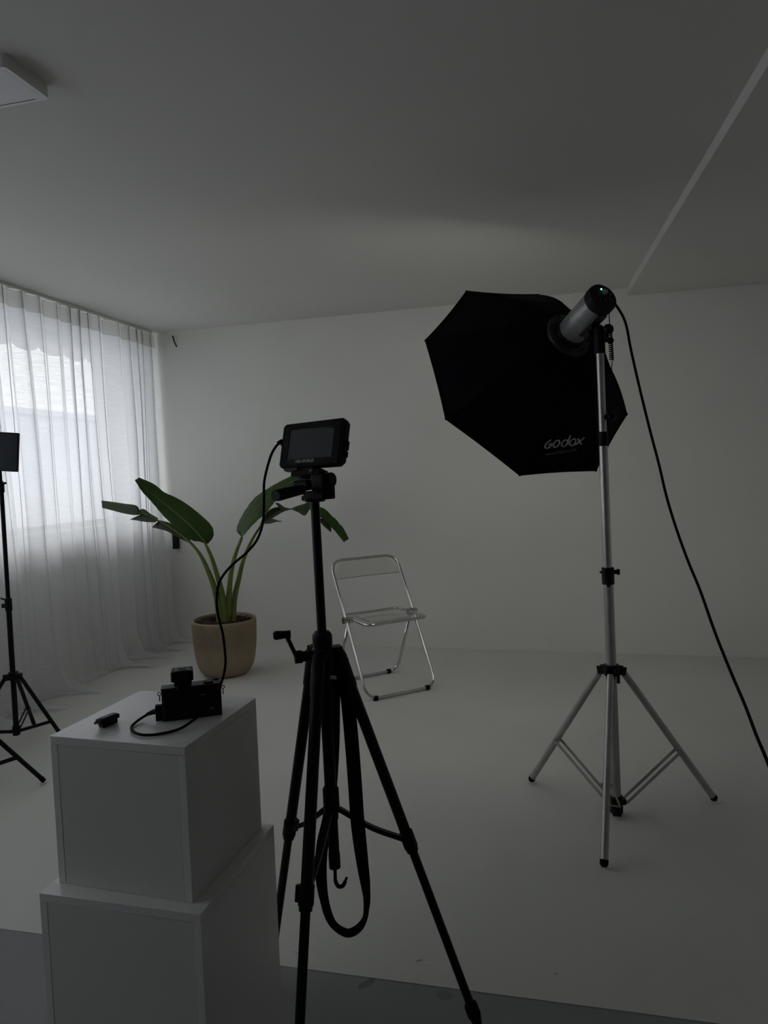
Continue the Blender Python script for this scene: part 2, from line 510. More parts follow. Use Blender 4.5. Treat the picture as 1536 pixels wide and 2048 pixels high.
for i in range(NP):
    ya = WIN_Y0 + (WIN_Y1 - WIN_Y0) * i / NP + 0.03
    yc = WIN_Y0 + (WIN_Y1 - WIN_Y0) * (i + 1) / NP - 0.03
    g = MB(); zz0, zz1 = WIN_Z0 + 0.06, WIN_Z1 - 0.06
    g.add([(fx, ya, zz0), (fx, yc, zz0), (fx, yc, zz1), (fx, ya, zz1)], [(0, 1, 2, 3)])
    g.build('pane', M['pane'], win, smooth=False)
MB().box((XL - 0.13, (WIN_Y0 + WIN_Y1) / 2, WIN_Z0 + 0.012), (0.30, WIN_Y1 - WIN_Y0 - 0.01, 0.024)).build('window_sill', M['white_plastic'], win)

# outside: paving, awning with scalloped valance, pale building across the street
MB().box((-23.5, 2, -0.35), (40, 60, 0.3)).build('pavement', M['ground'], kind='structure', smooth=False)
aw = thing('awning', 'scalloped awning outside the window, seen through the curtains', 'awning', (XL - T, 3, 2.75))
a_ = MB()
AX = -4.3
a_.add([(XL - T, 0.2, 2.86), (XL - T, 6.6, 2.86), (AX, 6.6, 2.58), (AX, 0.2, 2.58), (XL - T, 0.2, 2.85), (XL - T, 6.6, 2.85), (AX, 6.6, 2.57), (AX, 0.2, 2.57)],
       [(0, 1, 2, 3), (7, 6, 5, 4), (0, 3, 7, 4), (1, 5, 6, 2), (2, 6, 7, 3), (0, 4, 5, 1)])
a_.build('canopy', M['awning'], aw, smooth=False)
a_ = MB()
y = 0.2; W_ = 0.32; K = 10
vs, fs = [], []
cols = int((6.6 - 0.2) / W_) * K + 1
for i in range(cols):
    yy = 0.2 + i * W_ / K
    u = (i % K) / K
    zb = 2.40 + 0.06 * (1 - math.sqrt(max(0.0, 1 - (2 * u - 1) ** 2)))
    for dx in (0, -0.006):
        vs += [(AX + dx, yy, 2.575), (AX + dx, yy, zb)]
for i in range(cols - 1):
    a = i * 4
    fs += [(a, a + 4, a + 5, a + 1), (a + 2, a + 3, a + 7, a + 6), (a + 1, a + 5, a + 7, a + 3), (a, a + 2, a + 6, a + 4)]
a_.add(vs, fs).build('valance', M['awning'], aw, smooth=False)
bd = thing('building', 'low pale building across the street, faint behind the curtains', 'building', (-13, 4, -0.2))
MB().box((-14.5, 6, 1.4), (4, 26, 3.2)).build('wall', M['house'], bd, smooth=False)
MB().box((-14.5, 6, 3.05), (4.2, 26.3, 0.14)).build('roof', M['house'], bd, smooth=False)
for i in range(5):
    yy = 1.5 + i * 3.0
    w_ = MB().box((-12.47, yy, 1.5), (0.08, 1.2, 1.2)).build('window', M['white_plastic'], bd, smooth=False)
    MB().box((-12.42, yy, 1.5), (0.03, 1.05, 1.05)).build('pane', M['house_glass'], w_, smooth=False)

# ------------------------------------------------------------------ curtains
CX, CTOP = -2.95, 2.375
def hash1(i, s=0.0):
    return (math.sin(i * 127.1 + s * 311.7) * 43758.5453) % 1.0
def sn(x, s):   # smooth 1-d noise in -1..1
    i = math.floor(x); f = x - i; f = f * f * (3 - 2 * f)
    return (hash1(i, s) * (1 - f) + hash1(i + 1, s) * f) * 2 - 1
def curtain_pt(u, v, seed, off=0.0):
    """u: metres along the track, v: cloth length from the top"""
    full = CTOP - 0.012
    t = min(v / full, 1.0)
    ph = 2 * PI * (u / 0.125 + 0.55 * sn(u * 3.1, seed))
    ph2 = 2 * PI * (u / 0.33 + 0.5 * sn(u * 1.7, seed + 3))
    a1 = 0.030 * (1 - 0.45 * t) * (0.75 + 0.35 * sn(u * 5.3, seed + 1))
    a2 = 0.006 + 0.030 * t
    x = CX + a1 * math.sin(ph) + a2 * math.sin(ph2 + 0.8 * t) + 0.02 * t * sn(u * 2.3 + t * 2, seed + 5)
    lean = 0.012 + 0.098 * min(1, max(0, (4.9 - u) / 1.6))
    y = u + 0.019 * (1 - 0.4 * t) * math.sin(2 * ph + 0.6) + lean * t * (1.0 - 0.95 * (u > 99)) * min(1, max(0, (4.95 - u) / 0.4)) + 0.02 * t * sn(u * 4 + 3 * t, seed + 7)
    # kick-out before the floor and pooled hem on it
    lobe = max(0.0, 0.5 + 0.5 * math.sin(ph2 * 0.92 + 1.0 + 1.5 * sn(u * 2.0, seed + 9))) ** 1.6
    s = max(0.0, v - (full - 0.22)) / 0.22
    kick = 0.07 * (0.1 + lobe) * min(s, 1.0) ** 2.0
    x += kick
    z = CTOP - v
    if v > full - 0.03:
        e = v - (full - 0.03)
        z = 0.012 + 0.03 * math.exp(-e / 0.02) * 0.9 + 0.006 * lobe
        x += e * 0.95
        y += 0.25 * e * math.sin(ph2 + 2)
    return Vector((x + off, min(y, 4.958), max(z, 0.006)))
def pool(u, seed):
    ph2 = 2 * PI * (u / 0.33 + 0.5 * sn(u * 1.7, seed + 3))
    lobe = max(0.0, 0.5 + 0.5 * math.sin(ph2 * 0.92 + 1.0 + 1.5 * sn(u * 2.0, seed + 9))) ** 1.6
    return 0.03 + 0.15 * lobe + 0.03 * sn(u * 9, seed + 11)
def make_curtain(y0, y1, seed, label):
    root = thing('sheer_curtain', label, 'curtain', (CX, (y0 + y1) / 2, 0), 'sheer curtain panels on the ceiling track')
    nu = int((y1 - y0) / 0.0065)
    full = CTOP - 0.012
    vsamp = [0.10 + (full - 0.45 - 0.10) * i / 22 for i in range(23)] + [full - 0.45 + 0.42 * i / 12 for i in range(1, 13)]
    rows = len(vsamp) + 8
    vs, fs = [], []
    for i in range(nu + 1):
        u = y0 + (y1 - y0) * i / nu
        pl_ = max(0.02, pool(u, seed))
        for v in vsamp: vs.append(curtain_pt(u, v, seed))
        for k in range(1, 9): vs.append(curtain_pt(u, full - 0.03 + (pl_ + 0.03) * k / 8, seed))
    for i in range(nu):
        for j in range(rows - 1):
            a = i * rows + j
            fs.append((a, a + 1, a + rows + 1, a + rows))
    MB().add(vs, fs).build('fabric', M['sheer'], root, angle=180)
    vs, fs = [], []
    for i in range(nu + 1):
        u = y0 + (y1 - y0) * i / nu
        for v in (0.0, 0.05, 0.10): vs.append(curtain_pt(u, v, seed))
    for i in range(nu):
        for j in range(2):
            a = i * 3 + j
            fs.append((a, a + 1, a + 4, a + 3))
    MB().add(vs, fs).build('heading_tape', M['tape'], root, angle=180, label='denser grey-looking heading band')
    hk = MB()
    k = 0
    u = y0 + 0.04
    while u < y1 - 0.02:
        p = curtain_pt(u, 0.01, seed)
        hk.tube([(CX, p.y, H - 0.018), (p.x, p.y, H - 0.028), (p.x, p.y, CTOP - 0.03)], 0.0022, 5)
        u += 0.085 + 0.02 * hash1(k, seed); k += 1
    hk.build('hooks', M['white_plastic'], root, kind='stuff')
    return root
make_curtain(-1.15, 3.69, 1.0, 'long sheer white curtain panel behind the black light stand, running out of frame')
make_curtain(3.715, 4.955, 1.0, 'sheer white curtain panel nearest the corner, beside the potted plant')
mark(MB().box((CX, 1.86, H - 0.009), (0.03, 6.04, 0.018)).build('curtain_track', M['white_plastic'], bevel=0.002), 'slim white curtain track along the ceiling above the window', 'curtain track')
mark(MB().tube([(-2.808, 4.955, 2.362), (-2.79, 4.94, 2.318), (-2.765, 4.93, 2.275)], 0.005, 8).build('curtain_rod_end', M['black_plastic']), 'thin black rod poking out at the ceiling corner beside the curtain', 'rod')
wb = thing('wall_bracket', 'short black upright bracket on the back wall beside the curtain edge', 'bracket', (-2.865, 4.93, 0.74))
MB().box((-2.865, 4.945, 0.85), (0.040, 0.044, 0.23)).build('housing', M['black_plastic'], wb, bevel=0.004)
MB().cyl((-2.865, 4.925, 0.80), (-2.865, 4.917, 0.80), 0.006).build('screw', M['dark_grey'], wb)
MB().box((-2.865, 4.94, 0.735), (0.046, 0.03, 0.015)).build('lip', M['black_plastic'], wb, bevel=0.002)

# ------------------------------------------------------------------ ceiling lamp
cl = thing('ceiling_lamp', 'flat white rectangular lamp on the ceiling at the upper left', 'lamp', (-1.68, 1.715, H))
def rrect(x0, x1, y0, y1, r, k=5):
    pts = []
    for cx_, cy_, a0 in ((x1 - r, y1 - r, 0), (x0 + r, y1 - r, PI / 2), (x0 + r, y0 + r, PI), (x1 - r, y0 + r, 1.5 * PI)):
        for j in range(k + 1):
            a = a0 + PI / 2 * j / k
            pts.append((cx_ + r * math.cos(a), cy_ + r * math.sin(a)))
    return pts
MB().prism(rrect(-1.99, -1.368, 1.632, 1.803, 0.012), 2.360, H).build('casing', M['white_plastic'], cl, angle=30)
MB().prism(rrect(-1.975, -1.382, 1.645, 1.790, 0.006), 2.3597, 2.3605).build('diffuser', M['diffuser'], cl, angle=30)
gr = MB()
gr.box((-1.70, 1.7895, 2.3595), (0.59, 0.0022, 0.0012))
gr.build('groove', M['dark_grey'], cl)

# ------------------------------------------------------------------ potted plant
LEAF_A = [[[-2.179,4.12,0.846],[-2.184,4.17,0.844],[-2.201,4.09,0.866]],[[-2.192,4.103,0.884],[-2.137,4.152,0.894],[-2.243,4.072,0.874]],[[-2.219,4.085,0.927],[-2.135,4.135,0.957],[-2.298,4.055,0.918]],[[-2.269,4.067,0.987],[-2.192,4.117,1.027],[-2.348,4.037,0.972]],[[-2.35,4.05,1.063],[-2.281,4.1,1.104],[-2.405,4.02,1.035]],[[-2.417,4.032,1.126],[-2.349,4.082,1.151],[-2.45,4.002,1.1]],[[-2.478,4.015,1.183],[-2.422,4.065,1.189],[-2.486,3.985,1.153]],[[-2.521,3.997,1.226],[-2.48,4.048,1.242],[-2.518,3.968,1.198]],[[-2.556,3.98,1.278],[-2.57,4.03,1.287],[-2.552,3.95,1.269]]]
LEAF_B1 = [[[-2.297,4.13,0.859],[-2.306,4.16,0.869],[-2.297,4.11,0.858]],[[-2.357,4.133,0.899],[-2.344,4.163,0.922],[-2.381,4.113,0.898]],[[-2.414,4.135,0.939],[-2.408,4.165,0.962],[-2.442,4.115,0.931]],[[-2.471,4.137,0.972],[-2.469,4.167,0.989],[-2.504,4.117,0.948]],[[-2.526,4.14,0.992],[-2.54,4.17,1.004],[-2.556,4.12,0.959]]]
LEAF_B2 = [[[-2.516,4.13,1.003],[-2.533,4.16,1.017],[-2.522,4.11,0.992]],[[-2.556,4.127,1.02],[-2.588,4.157,1.049],[-2.589,4.107,0.996]],[[-2.597,4.123,1.035],[-2.628,4.153,1.079],[-2.652,4.103,1.007]],[[-2.639,4.12,1.042],[-2.659,4.15,1.077],[-2.705,4.1,1.015]]]
LEAF_B3 = [[[-2.631,4.12,1.055],[-2.66,4.14,1.091],[-2.63,4.1,1.043]],[[-2.661,4.112,1.076],[-2.68,4.132,1.108],[-2.672,4.093,1.045]],[[-2.737,4.105,1.091],[-2.756,4.125,1.12],[-2.733,4.085,1.056]],[[-2.812,4.098,1.107],[-2.824,4.117,1.132],[-2.801,4.078,1.075]],[[-2.896,4.09,1.119],[-2.912,4.11,1.145],[-2.88,4.07,1.097]]]
LEAF_C = [[[-1.947,4.17,0.883],[-1.977,4.22,0.882],[-1.922,4.14,0.892]],[[-1.942,4.189,0.933],[-2.015,4.239,0.923],[-1.887,4.159,0.938]],[[-1.913,4.207,0.989],[-2.0,4.257,0.984],[-1.831,4.177,0.993]],[[-1.866,4.226,1.058],[-1.959,4.276,1.057],[-1.775,4.196,1.042]],[[-1.809,4.245,1.114],[-1.904,4.295,1.127],[-1.721,4.215,1.11]],[[-1.738,4.264,1.169],[-1.828,4.314,1.18],[-1.659,4.234,1.149]],[[-1.648,4.283,1.218],[-1.736,4.333,1.229],[-1.576,4.253,1.187]],[[-1.55,4.301,1.256],[-1.616,4.351,1.277],[-1.507,4.271,1.226]],[[-1.454,4.32,1.281],[-1.478,4.37,1.288],[-1.441,4.29,1.272]]]
LEAF_D1 = [[[-1.829,4.2,0.95],[-1.845,4.23,0.954],[-1.814,4.18,0.948]],[[-1.802,4.22,0.98],[-1.827,4.25,1.007],[-1.776,4.2,0.981]],[[-1.767,4.24,1.016],[-1.781,4.27,1.054],[-1.728,4.22,1.01]],[[-1.715,4.26,1.043],[-1.726,4.29,1.064],[-1.68,4.24,1.037]],[[-1.644,4.28,1.05],[-1.652,4.31,1.051],[-1.633,4.26,1.048]]]
LEAF_D2 = [[[-1.794,4.2,0.968],[-1.795,4.22,0.983],[-1.789,4.18,0.963]],[[-1.752,4.2,0.984],[-1.76,4.22,0.995],[-1.751,4.18,0.966]],[[-1.718,4.2,0.98],[-1.726,4.22,0.985],[-1.71,4.18,0.975]],[[-1.684,4.2,0.976],[-1.692,4.22,0.978],[-1.676,4.18,0.976]]]
LEAF_D3 = [[[-1.641,4.28,1.05],[-1.652,4.31,1.055],[-1.629,4.25,1.048]],[[-1.602,4.297,1.061],[-1.616,4.327,1.069],[-1.592,4.267,1.027]],[[-1.56,4.313,1.069],[-1.577,4.343,1.08],[-1.555,4.283,1.006]],[[-1.521,4.33,1.073],[-1.53,4.36,1.101],[-1.518,4.3,1.059]]]
LEAF_D4 = [[[-1.562,4.33,1.065],[-1.566,4.36,1.076],[-1.556,4.31,1.053]],[[-1.508,4.347,1.043],[-1.5,4.377,1.057],[-1.518,4.327,1.031]],[[-1.463,4.363,1.015],[-1.455,4.393,1.039],[-1.475,4.343,0.99]],[[-1.436,4.38,0.98],[-1.411,4.41,0.988],[-1.433,4.36,0.966]]]
LEAF_D5 = [[[-1.459,4.38,0.991],[-1.445,4.41,1.001],[-1.477,4.36,0.989]],[[-1.428,4.395,0.959],[-1.406,4.425,0.98],[-1.436,4.375,0.945]],[[-1.403,4.41,0.932],[-1.374,4.44,0.939],[-1.411,4.39,0.917]]]
LEAF_D6 = [[[-1.414,4.4,0.933],[-1.391,4.43,0.946],[-1.431,4.38,0.935]],[[-1.378,4.413,0.895],[-1.359,4.443,0.921],[-1.399,4.393,0.9]],[[-1.36,4.427,0.854],[-1.337,4.457,0.874],[-1.371,4.407,0.859]],[[-1.341,4.44,0.822],[-1.322,4.47,0.832],[-1.342,4.42,0.815]]]
LEAF_D7 = [[[-1.481,4.36,0.976],[-1.457,4.34,0.987],[-1.474,4.32,0.973]],[[-1.45,4.367,0.956],[-1.423,4.347,0.957],[-1.454,4.327,0.939]],[[-1.429,4.373,0.925],[-1.409,4.353,0.93],[-1.427,4.333,0.912]],[[-1.416,4.38,0.892],[-1.406,4.36,0.893],[-1.406,4.34,0.892]]]
LEAF_D8 = [[[-1.67,4.25,1.049],[-1.664,4.27,1.054],[-1.691,4.25,1.04]],[[-1.693,4.24,1.063],[-1.69,4.26,1.068],[-1.71,4.24,1.054]],[[-1.712,4.23,1.083],[-1.713,4.25,1.089],[-1.719,4.23,1.074]],[[-1.728,4.22,1.094],[-1.736,4.24,1.096],[-1.728,4.22,1.091]]]
PET_A = [[-2.075,4.13,0.332,0.026],[-2.073,4.128,0.414,0.0226],[-2.084,4.126,0.525,0.0192],[-2.102,4.124,0.613,0.0158],[-2.141,4.122,0.755,0.0124],[-2.179,4.12,0.846,0.009]]
PET_B = [[-2.098,4.12,0.334,0.027],[-2.106,4.119,0.425,0.024],[-2.127,4.118,0.549,0.019],[-2.167,4.117,0.669,0.015],[-2.219,4.116,0.779,0.011],[-2.288,4.114,0.861,0.008],[-2.387,4.113,0.937,0.005],[-2.505,4.112,1.004,0.0035],[-2.621,4.111,1.055,0.003],[-2.91,4.11,1.118,0.002]]
PET_C = [[-2.055,4.14,0.331,0.024],[-2.057,4.146,0.411,0.021],[-2.047,4.152,0.52,0.018],[-2.03,4.158,0.649,0.015],[-1.995,4.164,0.772,0.012],[-1.947,4.17,0.883,0.009]]
PET_D = [[-2.037,4.16,0.326,0.026],[-2.042,4.183,0.404,0.024],[-2.036,4.205,0.488,0.02],[-2.01,4.228,0.606,0.016],[-1.985,4.25,0.715,0.013],[-1.936,4.272,0.834,0.01],[-1.868,4.295,0.942,0.007],[-1.799,4.317,1.012,0.004],[-1.667,4.34,1.047,0.003],[-1.577,4.362,1.066,0.0025],[-1.487,4.385,1.02,0.0025],[-1.409,4.407,0.935,0.002],[-1.335,4.43,0.82,0.002]]
PC = Vector((-2.09, 4.15, 0))
pp = thing('potted_plant', 'tall broad-leaved plant in a ribbed beige pot beside the curtain', 'plant', PC)
def ribs(r, z, t):
    k = min(1, max(0, (z - 0.12) / 0.09)) * (1 if z < 0.345 else 0)
    return r + 0.0028 * k * math.cos(100 * t)
prof = [(0.10, 0.0), (0.118, 0.001), (0.135, 0.006), (0.150, 0.016), (0.164, 0.034), (0.176, 0.058), (0.186, 0.09), (0.192, 0.13), (0.196, 0.17), (0.199, 0.22), (0.2015, 0.28), (0.203, 0.335), (0.2035, 0.346), (0.2035, 0.352), (0.201, 0.358), (0.196, 0.360), (0.190, 0.358), (0.187, 0.350), (0.186, 0.31)]
MB().lathe(prof, 400, PC, ribs).build('pot', M['pot'], pp, angle=60, label='ribbed beige round pot')
sb = MB(); random.seed(3)
sb.lathe([(0.0005, 0.332), (0.06, 0.331), (0.12, 0.327), (0.1865, 0.322)], 24, PC, cap0=False)
for i in range(420):
    a = random.random() * 2 * PI; rr_ = 0.175 * math.sqrt(random.random())
    c_ = PC + Vector((rr_ * math.cos(a), rr_ * math.sin(a), 0.331 + random.random() * 0.012))
    R_ = Matrix.Rotation(random.random() * 6, 3, 'Z') @ Matrix.Rotation(random.uniform(-.6, .6), 3, 'X')
    sb.box(c_, (random.uniform(.012, .032), random.uniform(.006, .014), random.uniform(.003, .008)), R_)
sb.cyl(PC + Vector((0.055, -0.03, 0.33)), PC + Vector((0.068, -0.03, 0.385)), 0.005, 0.003, 6)
sb.build('bark_mulch', M['soil'], pp, kind='stuff', smooth=False)
def petiole(data):
    P_ = [d[:3] for d in data]
    pts = spline(P_, 5)
    rs = []
    for i in range(len(pts)):
        t = i / (len(pts) - 1) * (len(data) - 1); k = min(int(t), len(data) - 2); f = t - k
        rs.append(data[k][3] * (1 - f) + data[k + 1][3] * f)
    return MB().tube(pts, rs, 10).build('stalk', M['petiole'], pp, angle=180)
def blade(data, m, parent, midrib=True, wave=0.004):
    n = len(data)
    mids = spline([d[0] for d in data], 5); ups = spline([d[1] for d in data], 5); los = spline([d[2] for d in data], 5)
    vs, fs = [], []
    N = len(mids)
    for i in range(N):
        a, b, c = ups[i], mids[i], los[i]
        row = [a, a.lerp(b, .35), a.lerp(b, .7), b, b.lerp(c, .3), b.lerp(c, .65), c]
        w = (a - c).length
        nrm = Vector((0.2, -0.95, 0.2))
        for k, p in enumerate(row):
            puff = (0.10 * w if k in (1, 2, 4, 5) else 0)
            rip = wave * math.sin(i * 1.9 + (k > 3) * 1.3) * (abs(k - 3) / 3)
            vs.append(p + nrm * (puff * 0.5 + rip))
        for k, p in enumerate(row):
            puff = (0.10 * w if k in (1, 2, 4, 5) else 0)
            rip = wave * math.sin(i * 1.9 + (k > 3) * 1.3) * (abs(k - 3) / 3)
            vs.append(p + nrm * (puff * 0.5 + rip) - nrm * 0.0012)
    for i in range(N - 1):
        for k in range(6):
            a = i * 14 + k
            fs.append((a, a + 14, a + 15, a + 1))
            fs.append((a + 7, a + 8, a + 22, a + 21))
    o = MB().add(vs, fs).build('leaf', m, parent, angle=180)
    if midrib:
        MB().tube([p + Vector((0.2, -0.95, 0.2)) * 0.002 for p in mids], [0.0045 * (1 - 0.75 * i / N) for i in range(N)], 6).build('midrib', M['midrib'], o, angle=180)
    return o
for d in (PET_A, PET_B, PET_C, PET_D): petiole(d)
blade(LEAF_A, M['leaf'], pp)
blade(LEAF_C, M['leaf'], pp)
for d in (LEAF_B1, LEAF_B2, LEAF_B3): blade(d, M['leaf_pale'], pp, False, 0.002)
for d in (LEAF_D1, LEAF_D2, LEAF_D3, LEAF_D8): blade(d, M['leaf_pale'], pp, False, 0.001)
for d in (LEAF_D4, LEAF_D5, LEAF_D6): blade(d, M['leaf'], pp, False, 0.001)
blade(LEAF_D7, M['leaf_pale'], pp, False, 0.0005)

# ------------------------------------------------------------------ clear folding chair
th = 0.735
cx_, cy_ = -0.949, 3.955
F = frame((cx_, cy_, 0), (math.cos(th), math.sin(th), 0), (-math.sin(th), math.cos(th), 0), (0, 0, 1))
ch = thing('folding_chair', 'clear acrylic folding chair with a thin chrome tube frame', 'chair', (cx_, cy_, 0))
w, a, b, HC = 0.227, 0.139, 0.289, 0.745
py, pz = 0.097, 0.417
R1 = 0.009
loop = rounded([(w, py, pz), (w, b, HC), (-w, b, HC), (-w, -a, R1), (w, -a, R1)], 0.085, closed=True)
# closed loop: drop the rounding at the straight pivot point
loop = rounded([(w, b, HC), (-w, b, HC), (-w, -a, R1 + 0.003), (w, -a, R1 + 0.003)], 0.085, closed=True, k=8)
MB(F).tube(loop, R1, 12, caps=False).build('frame', M['chrome'], ch, angle=180, weld=True)
w2, c2 = 0.209, 0.287
rear = rounded([(w2, py, pz), (w2, c2, R1 + 0.003), (-w2, c2, R1 + 0.003), (-w2, py, pz)], 0.075, k=8)
MB(F).tube(rear, R1, 12).build('leg', M['chrome'], ch, angle=180, label='rear chrome leg loop')
for sgn in (-1, 1):
    h_ = MB(F)
    for x0, x1, rr_ in ((0.214, 0.246, 0.020), (0.200, 0.213, 0.022), (0.186, 0.199, 0.020)):
        h_.cyl((sgn * x0, py, pz), (sgn * x1, py, pz), rr_, n=24)
    h_.build('hinge', M['chrome'], ch)
# seat: chromed rim with a dished clear tray
xf, sf, sbk = 0.196, -0.115, 0.225
rim = rounded([(xf, sbk, pz + 0.004), (-xf, sbk, pz + 0.004), (-xf, sf, pz + 0.002), (xf, sf, pz + 0.002)], 0.05, closed=True, k=8)
MB(F).tube(rim, 0.0095, 10, caps=False).build('seat_rim', M['chrome'], ch, angle=180, weld=True)
vs, fs = [], []
nx, ny = 24, 20
for i in range(nx + 1):
    for j in range(ny + 1):
        u, v = i / nx * 2 - 1, j / ny * 2 - 1
        x = u * (xf - 0.004); yv = (sf + sbk) / 2 + v * ((sbk - sf) / 2 - 0.004)
        # rounded corners
        cxr = max(0, abs(u) - 0.80) / 0.20; cyr = max(0, abs(v) - 0.76) / 0.24
        l = math.hypot(cxr, cyr)
        if l > 1:
            x = math.copysign((0.80 + 0.20 * cxr / l) * (xf - 0.004), u)
            yv = (sf + sbk) / 2 + math.copysign((0.76 + 0.24 * cyr / l), v) * ((sbk - sf) / 2 - 0.004)
        e = max(abs(u) ** 3.0, abs(v) ** 3.0)
        dd = min(1, max(0, (0.80 - (abs(u) ** 5 + abs(v) ** 5) ** 0.2) / 0.16)); dd = dd * dd * (3 - 2 * dd)
        vs.append((x, yv, pz + 0.012 - 0.018 * dd))
m_ = len(vs)
vs += [(x, yv, z - 0.004) for x, yv, z in vs]
for i in range(nx):
    for j in range(ny):
        q = i * (ny + 1) + j
        fs.append((q, q + ny + 1, q + ny + 2, q + 1))
        fs.append((m_ + q, m_ + q + 1, m_ + q + ny + 2, m_ + q + ny + 1))
MB(F).add(vs, fs).build('seat', M['acrylic'], ch, angle=60, label='dished clear acrylic seat')
# back panel hangs in the upper loop
def onback(x, s, bow):   # s: 0 at pivot .. 1 at top
    return (x, py + (b - py) * s + bow, pz + (HC - pz) * s)
vs, fs = [], []
for i in range(17):
    u = i / 16 * 2 - 1
    for j in range(7):
        tt = j / 6
        s1 = 0.99 - 0.04 * max(0, abs(u) - .6) / .4 - (0.20 * max(0, abs(u) - 0.72) / .28 if abs(u) > .72 else 0)
        s0 = 0.68
        s = s0 + (s1 - s0) * tt
        vs.append(onback(u * (w - 0.006), s, 0.022 * (1 - u * u) * (1 - tt)))
m_ = len(vs)
vs += [(x, yv - 0.003, z) for x, yv, z in vs]
for i in range(16):
    for j in range(6):
        q = i * 7 + j
        fs.append((q, q + 7, q + 8, q + 1)); fs.append((m_ + q, m_ + q + 1, m_ + q + 8, m_ + q + 7))
for i in range(16):
    q = i * 7
    fs.append((q, m_ + q, m_ + q + 7, q + 7))
MB(F).add(vs, fs).build('backrest', M['acrylic'], ch, angle=60, label='clear acrylic back panel')
edge = MB(F).tube([onback((i / 16 * 2 - 1) * (w - 0.006), 0.68, 0.022 * (1 - (i / 16 * 2 - 1) ** 2)) for i in range(17)], 0.0022, 6)
edge.build('backrest_edge', M['silver'], ch, angle=180)
for (fxx, fyy) in ((-0.175, -a), (0.165, -a), (-0.155, c2), (0.145, c2)):
    MB(F).box((fxx, fyy, 0.0125), (0.026, 0.024, 0.025)).build('foot', M['rubber'], ch, bevel=0.003)

# ------------------------------------------------------------------ silver light stand
PB, PT = Vector((0.197, 2.60, 0.03)), Vector((0.168, 2.61, 1.675))
def onpole(z): return PB + (PT - PB) * ((z - PB.z) / (PT.z - PB.z))
ls = thing('light_stand', 'tall silver light stand holding the black octagonal softbox', 'light stand', (0.197, 2.60, 0))
MB().cyl(onpole(0.05), onpole(0.86), 0.0175, n=24).build('lower_tube', M['alu_leg'], ls)
MB().cyl(onpole(0.84), onpole(1.345), 0.0152, n=24).build('middle_tube', M['alu'], ls)
MB().cyl(onpole(1.34), onpole(1.672), 0.0135, n=24).build('upper_tube', M['alu'], ls)
MB().cyl(onpole(1.332), onpole(1.382), 0.0170, n=24).build('band', M['black_plastic'], ls, bevel=0.001)
k_ = MB().cyl(onpole(0.842), onpole(0.902), 0.0215, n=24)
p = onpole(0.885)
k_.cyl(p, p + Vector((0.034, 0.006, 0)), 0.008)
k_.box(p + Vector((0.036, 0.006, 0)), (0.010, 0.014, 0.020))
k_.cyl(p - Vector((0, 0, 0)), p + Vector((-0.028, -0.004, 0)), 0.004)
k_.box(onpole(0.855) + Vector((0, -0.021, 0.0)), (0.012, 0.008, 0.04))
k_.build('clamp', M['black_plastic'], ls, bevel=0.0015)
p = onpole(1.43)
k_ = MB().cyl(p + Vector((0.0, 0, 0)), p + Vector((0.028, -0.012, 0.005)), 0.010)
k_.ball(p + Vector((0.030, -0.012, 0.004)), 0.017)
k_.build('tightening_knob', M['black_plastic'], ls)
COLR = onpole(0.536)
kc = MB().cyl(onpole(0.515), onpole(0.553), 0.027, n=24)
feet = [Vector((0.130, 2.242, 0.016)), Vector((-0.110, 2.821, 0.016)), Vector((0.556, 2.762, 0.016))]
hub = onpole(0.055)
kh = MB().cyl(onpole(0.012), onpole(0.075), 0.023, n=20)
for i, f in enumerate(feet):
    d = (f - COLR); d.z = 0; d.normalize()
    side = d.cross(Vector((0, 0, 1)))
    top_ = COLR + d * 0.042 + Vector((0, 0, -0.010))
    for s_i in (-1, 1): kc.bar(COLR + side * 0.012 * s_i, top_ + d * 0.008 + side * 0.012 * s_i, 0.006, 0.030, side)
    kc.cyl(top_ - side * 0.018, top_ + side * 0.018, 0.005, n=10)
    lg = MB().cyl(top_, f, 0.0125, n=20).build('leg', M['alu_leg'], ls)
    fd = (f - top_).normalized()
    MB().tube([f - fd * 0.012, f + fd * 0.002, f + fd * 0.010], [0.0135, 0.0135, 0.007], 16).build('rubber_foot', M['rubber'], lg)
    j = top_.lerp(f, 0.61)
    hb = hub + d * 0.034 + Vector((0, 0, -0.004))
    kh.bar(hub + Vector((0, 0, -0.004)), hb, 0.026, 0.020, side)
    br = MB()
    for s_i in (-1, 1):
        br.bar(j + side * 0.0155 * s_i, hb + side * 0.0155 * s_i, 0.003, 0.011, side)
    br.cyl(j - side * 0.019, j + side * 0.019, 0.0035, n=8)
    br.cyl(hb - side * 0.019, hb + side * 0.019, 0.0035, n=8)
    br.build('brace', M['alu_leg'], ls)
kc.box(COLR + Vector((0.022, -0.02, -0.03)), (0.010, 0.010, 0.03))
kc.build('collar', M['black_plastic'], ls, bevel=0.0015)
kh.box(hub + Vector((0, -0.02, -0.028)), (0.03, 0.018, 0.034))
kh.build('hub', M['black_plastic'], ls, bevel=0.0015)

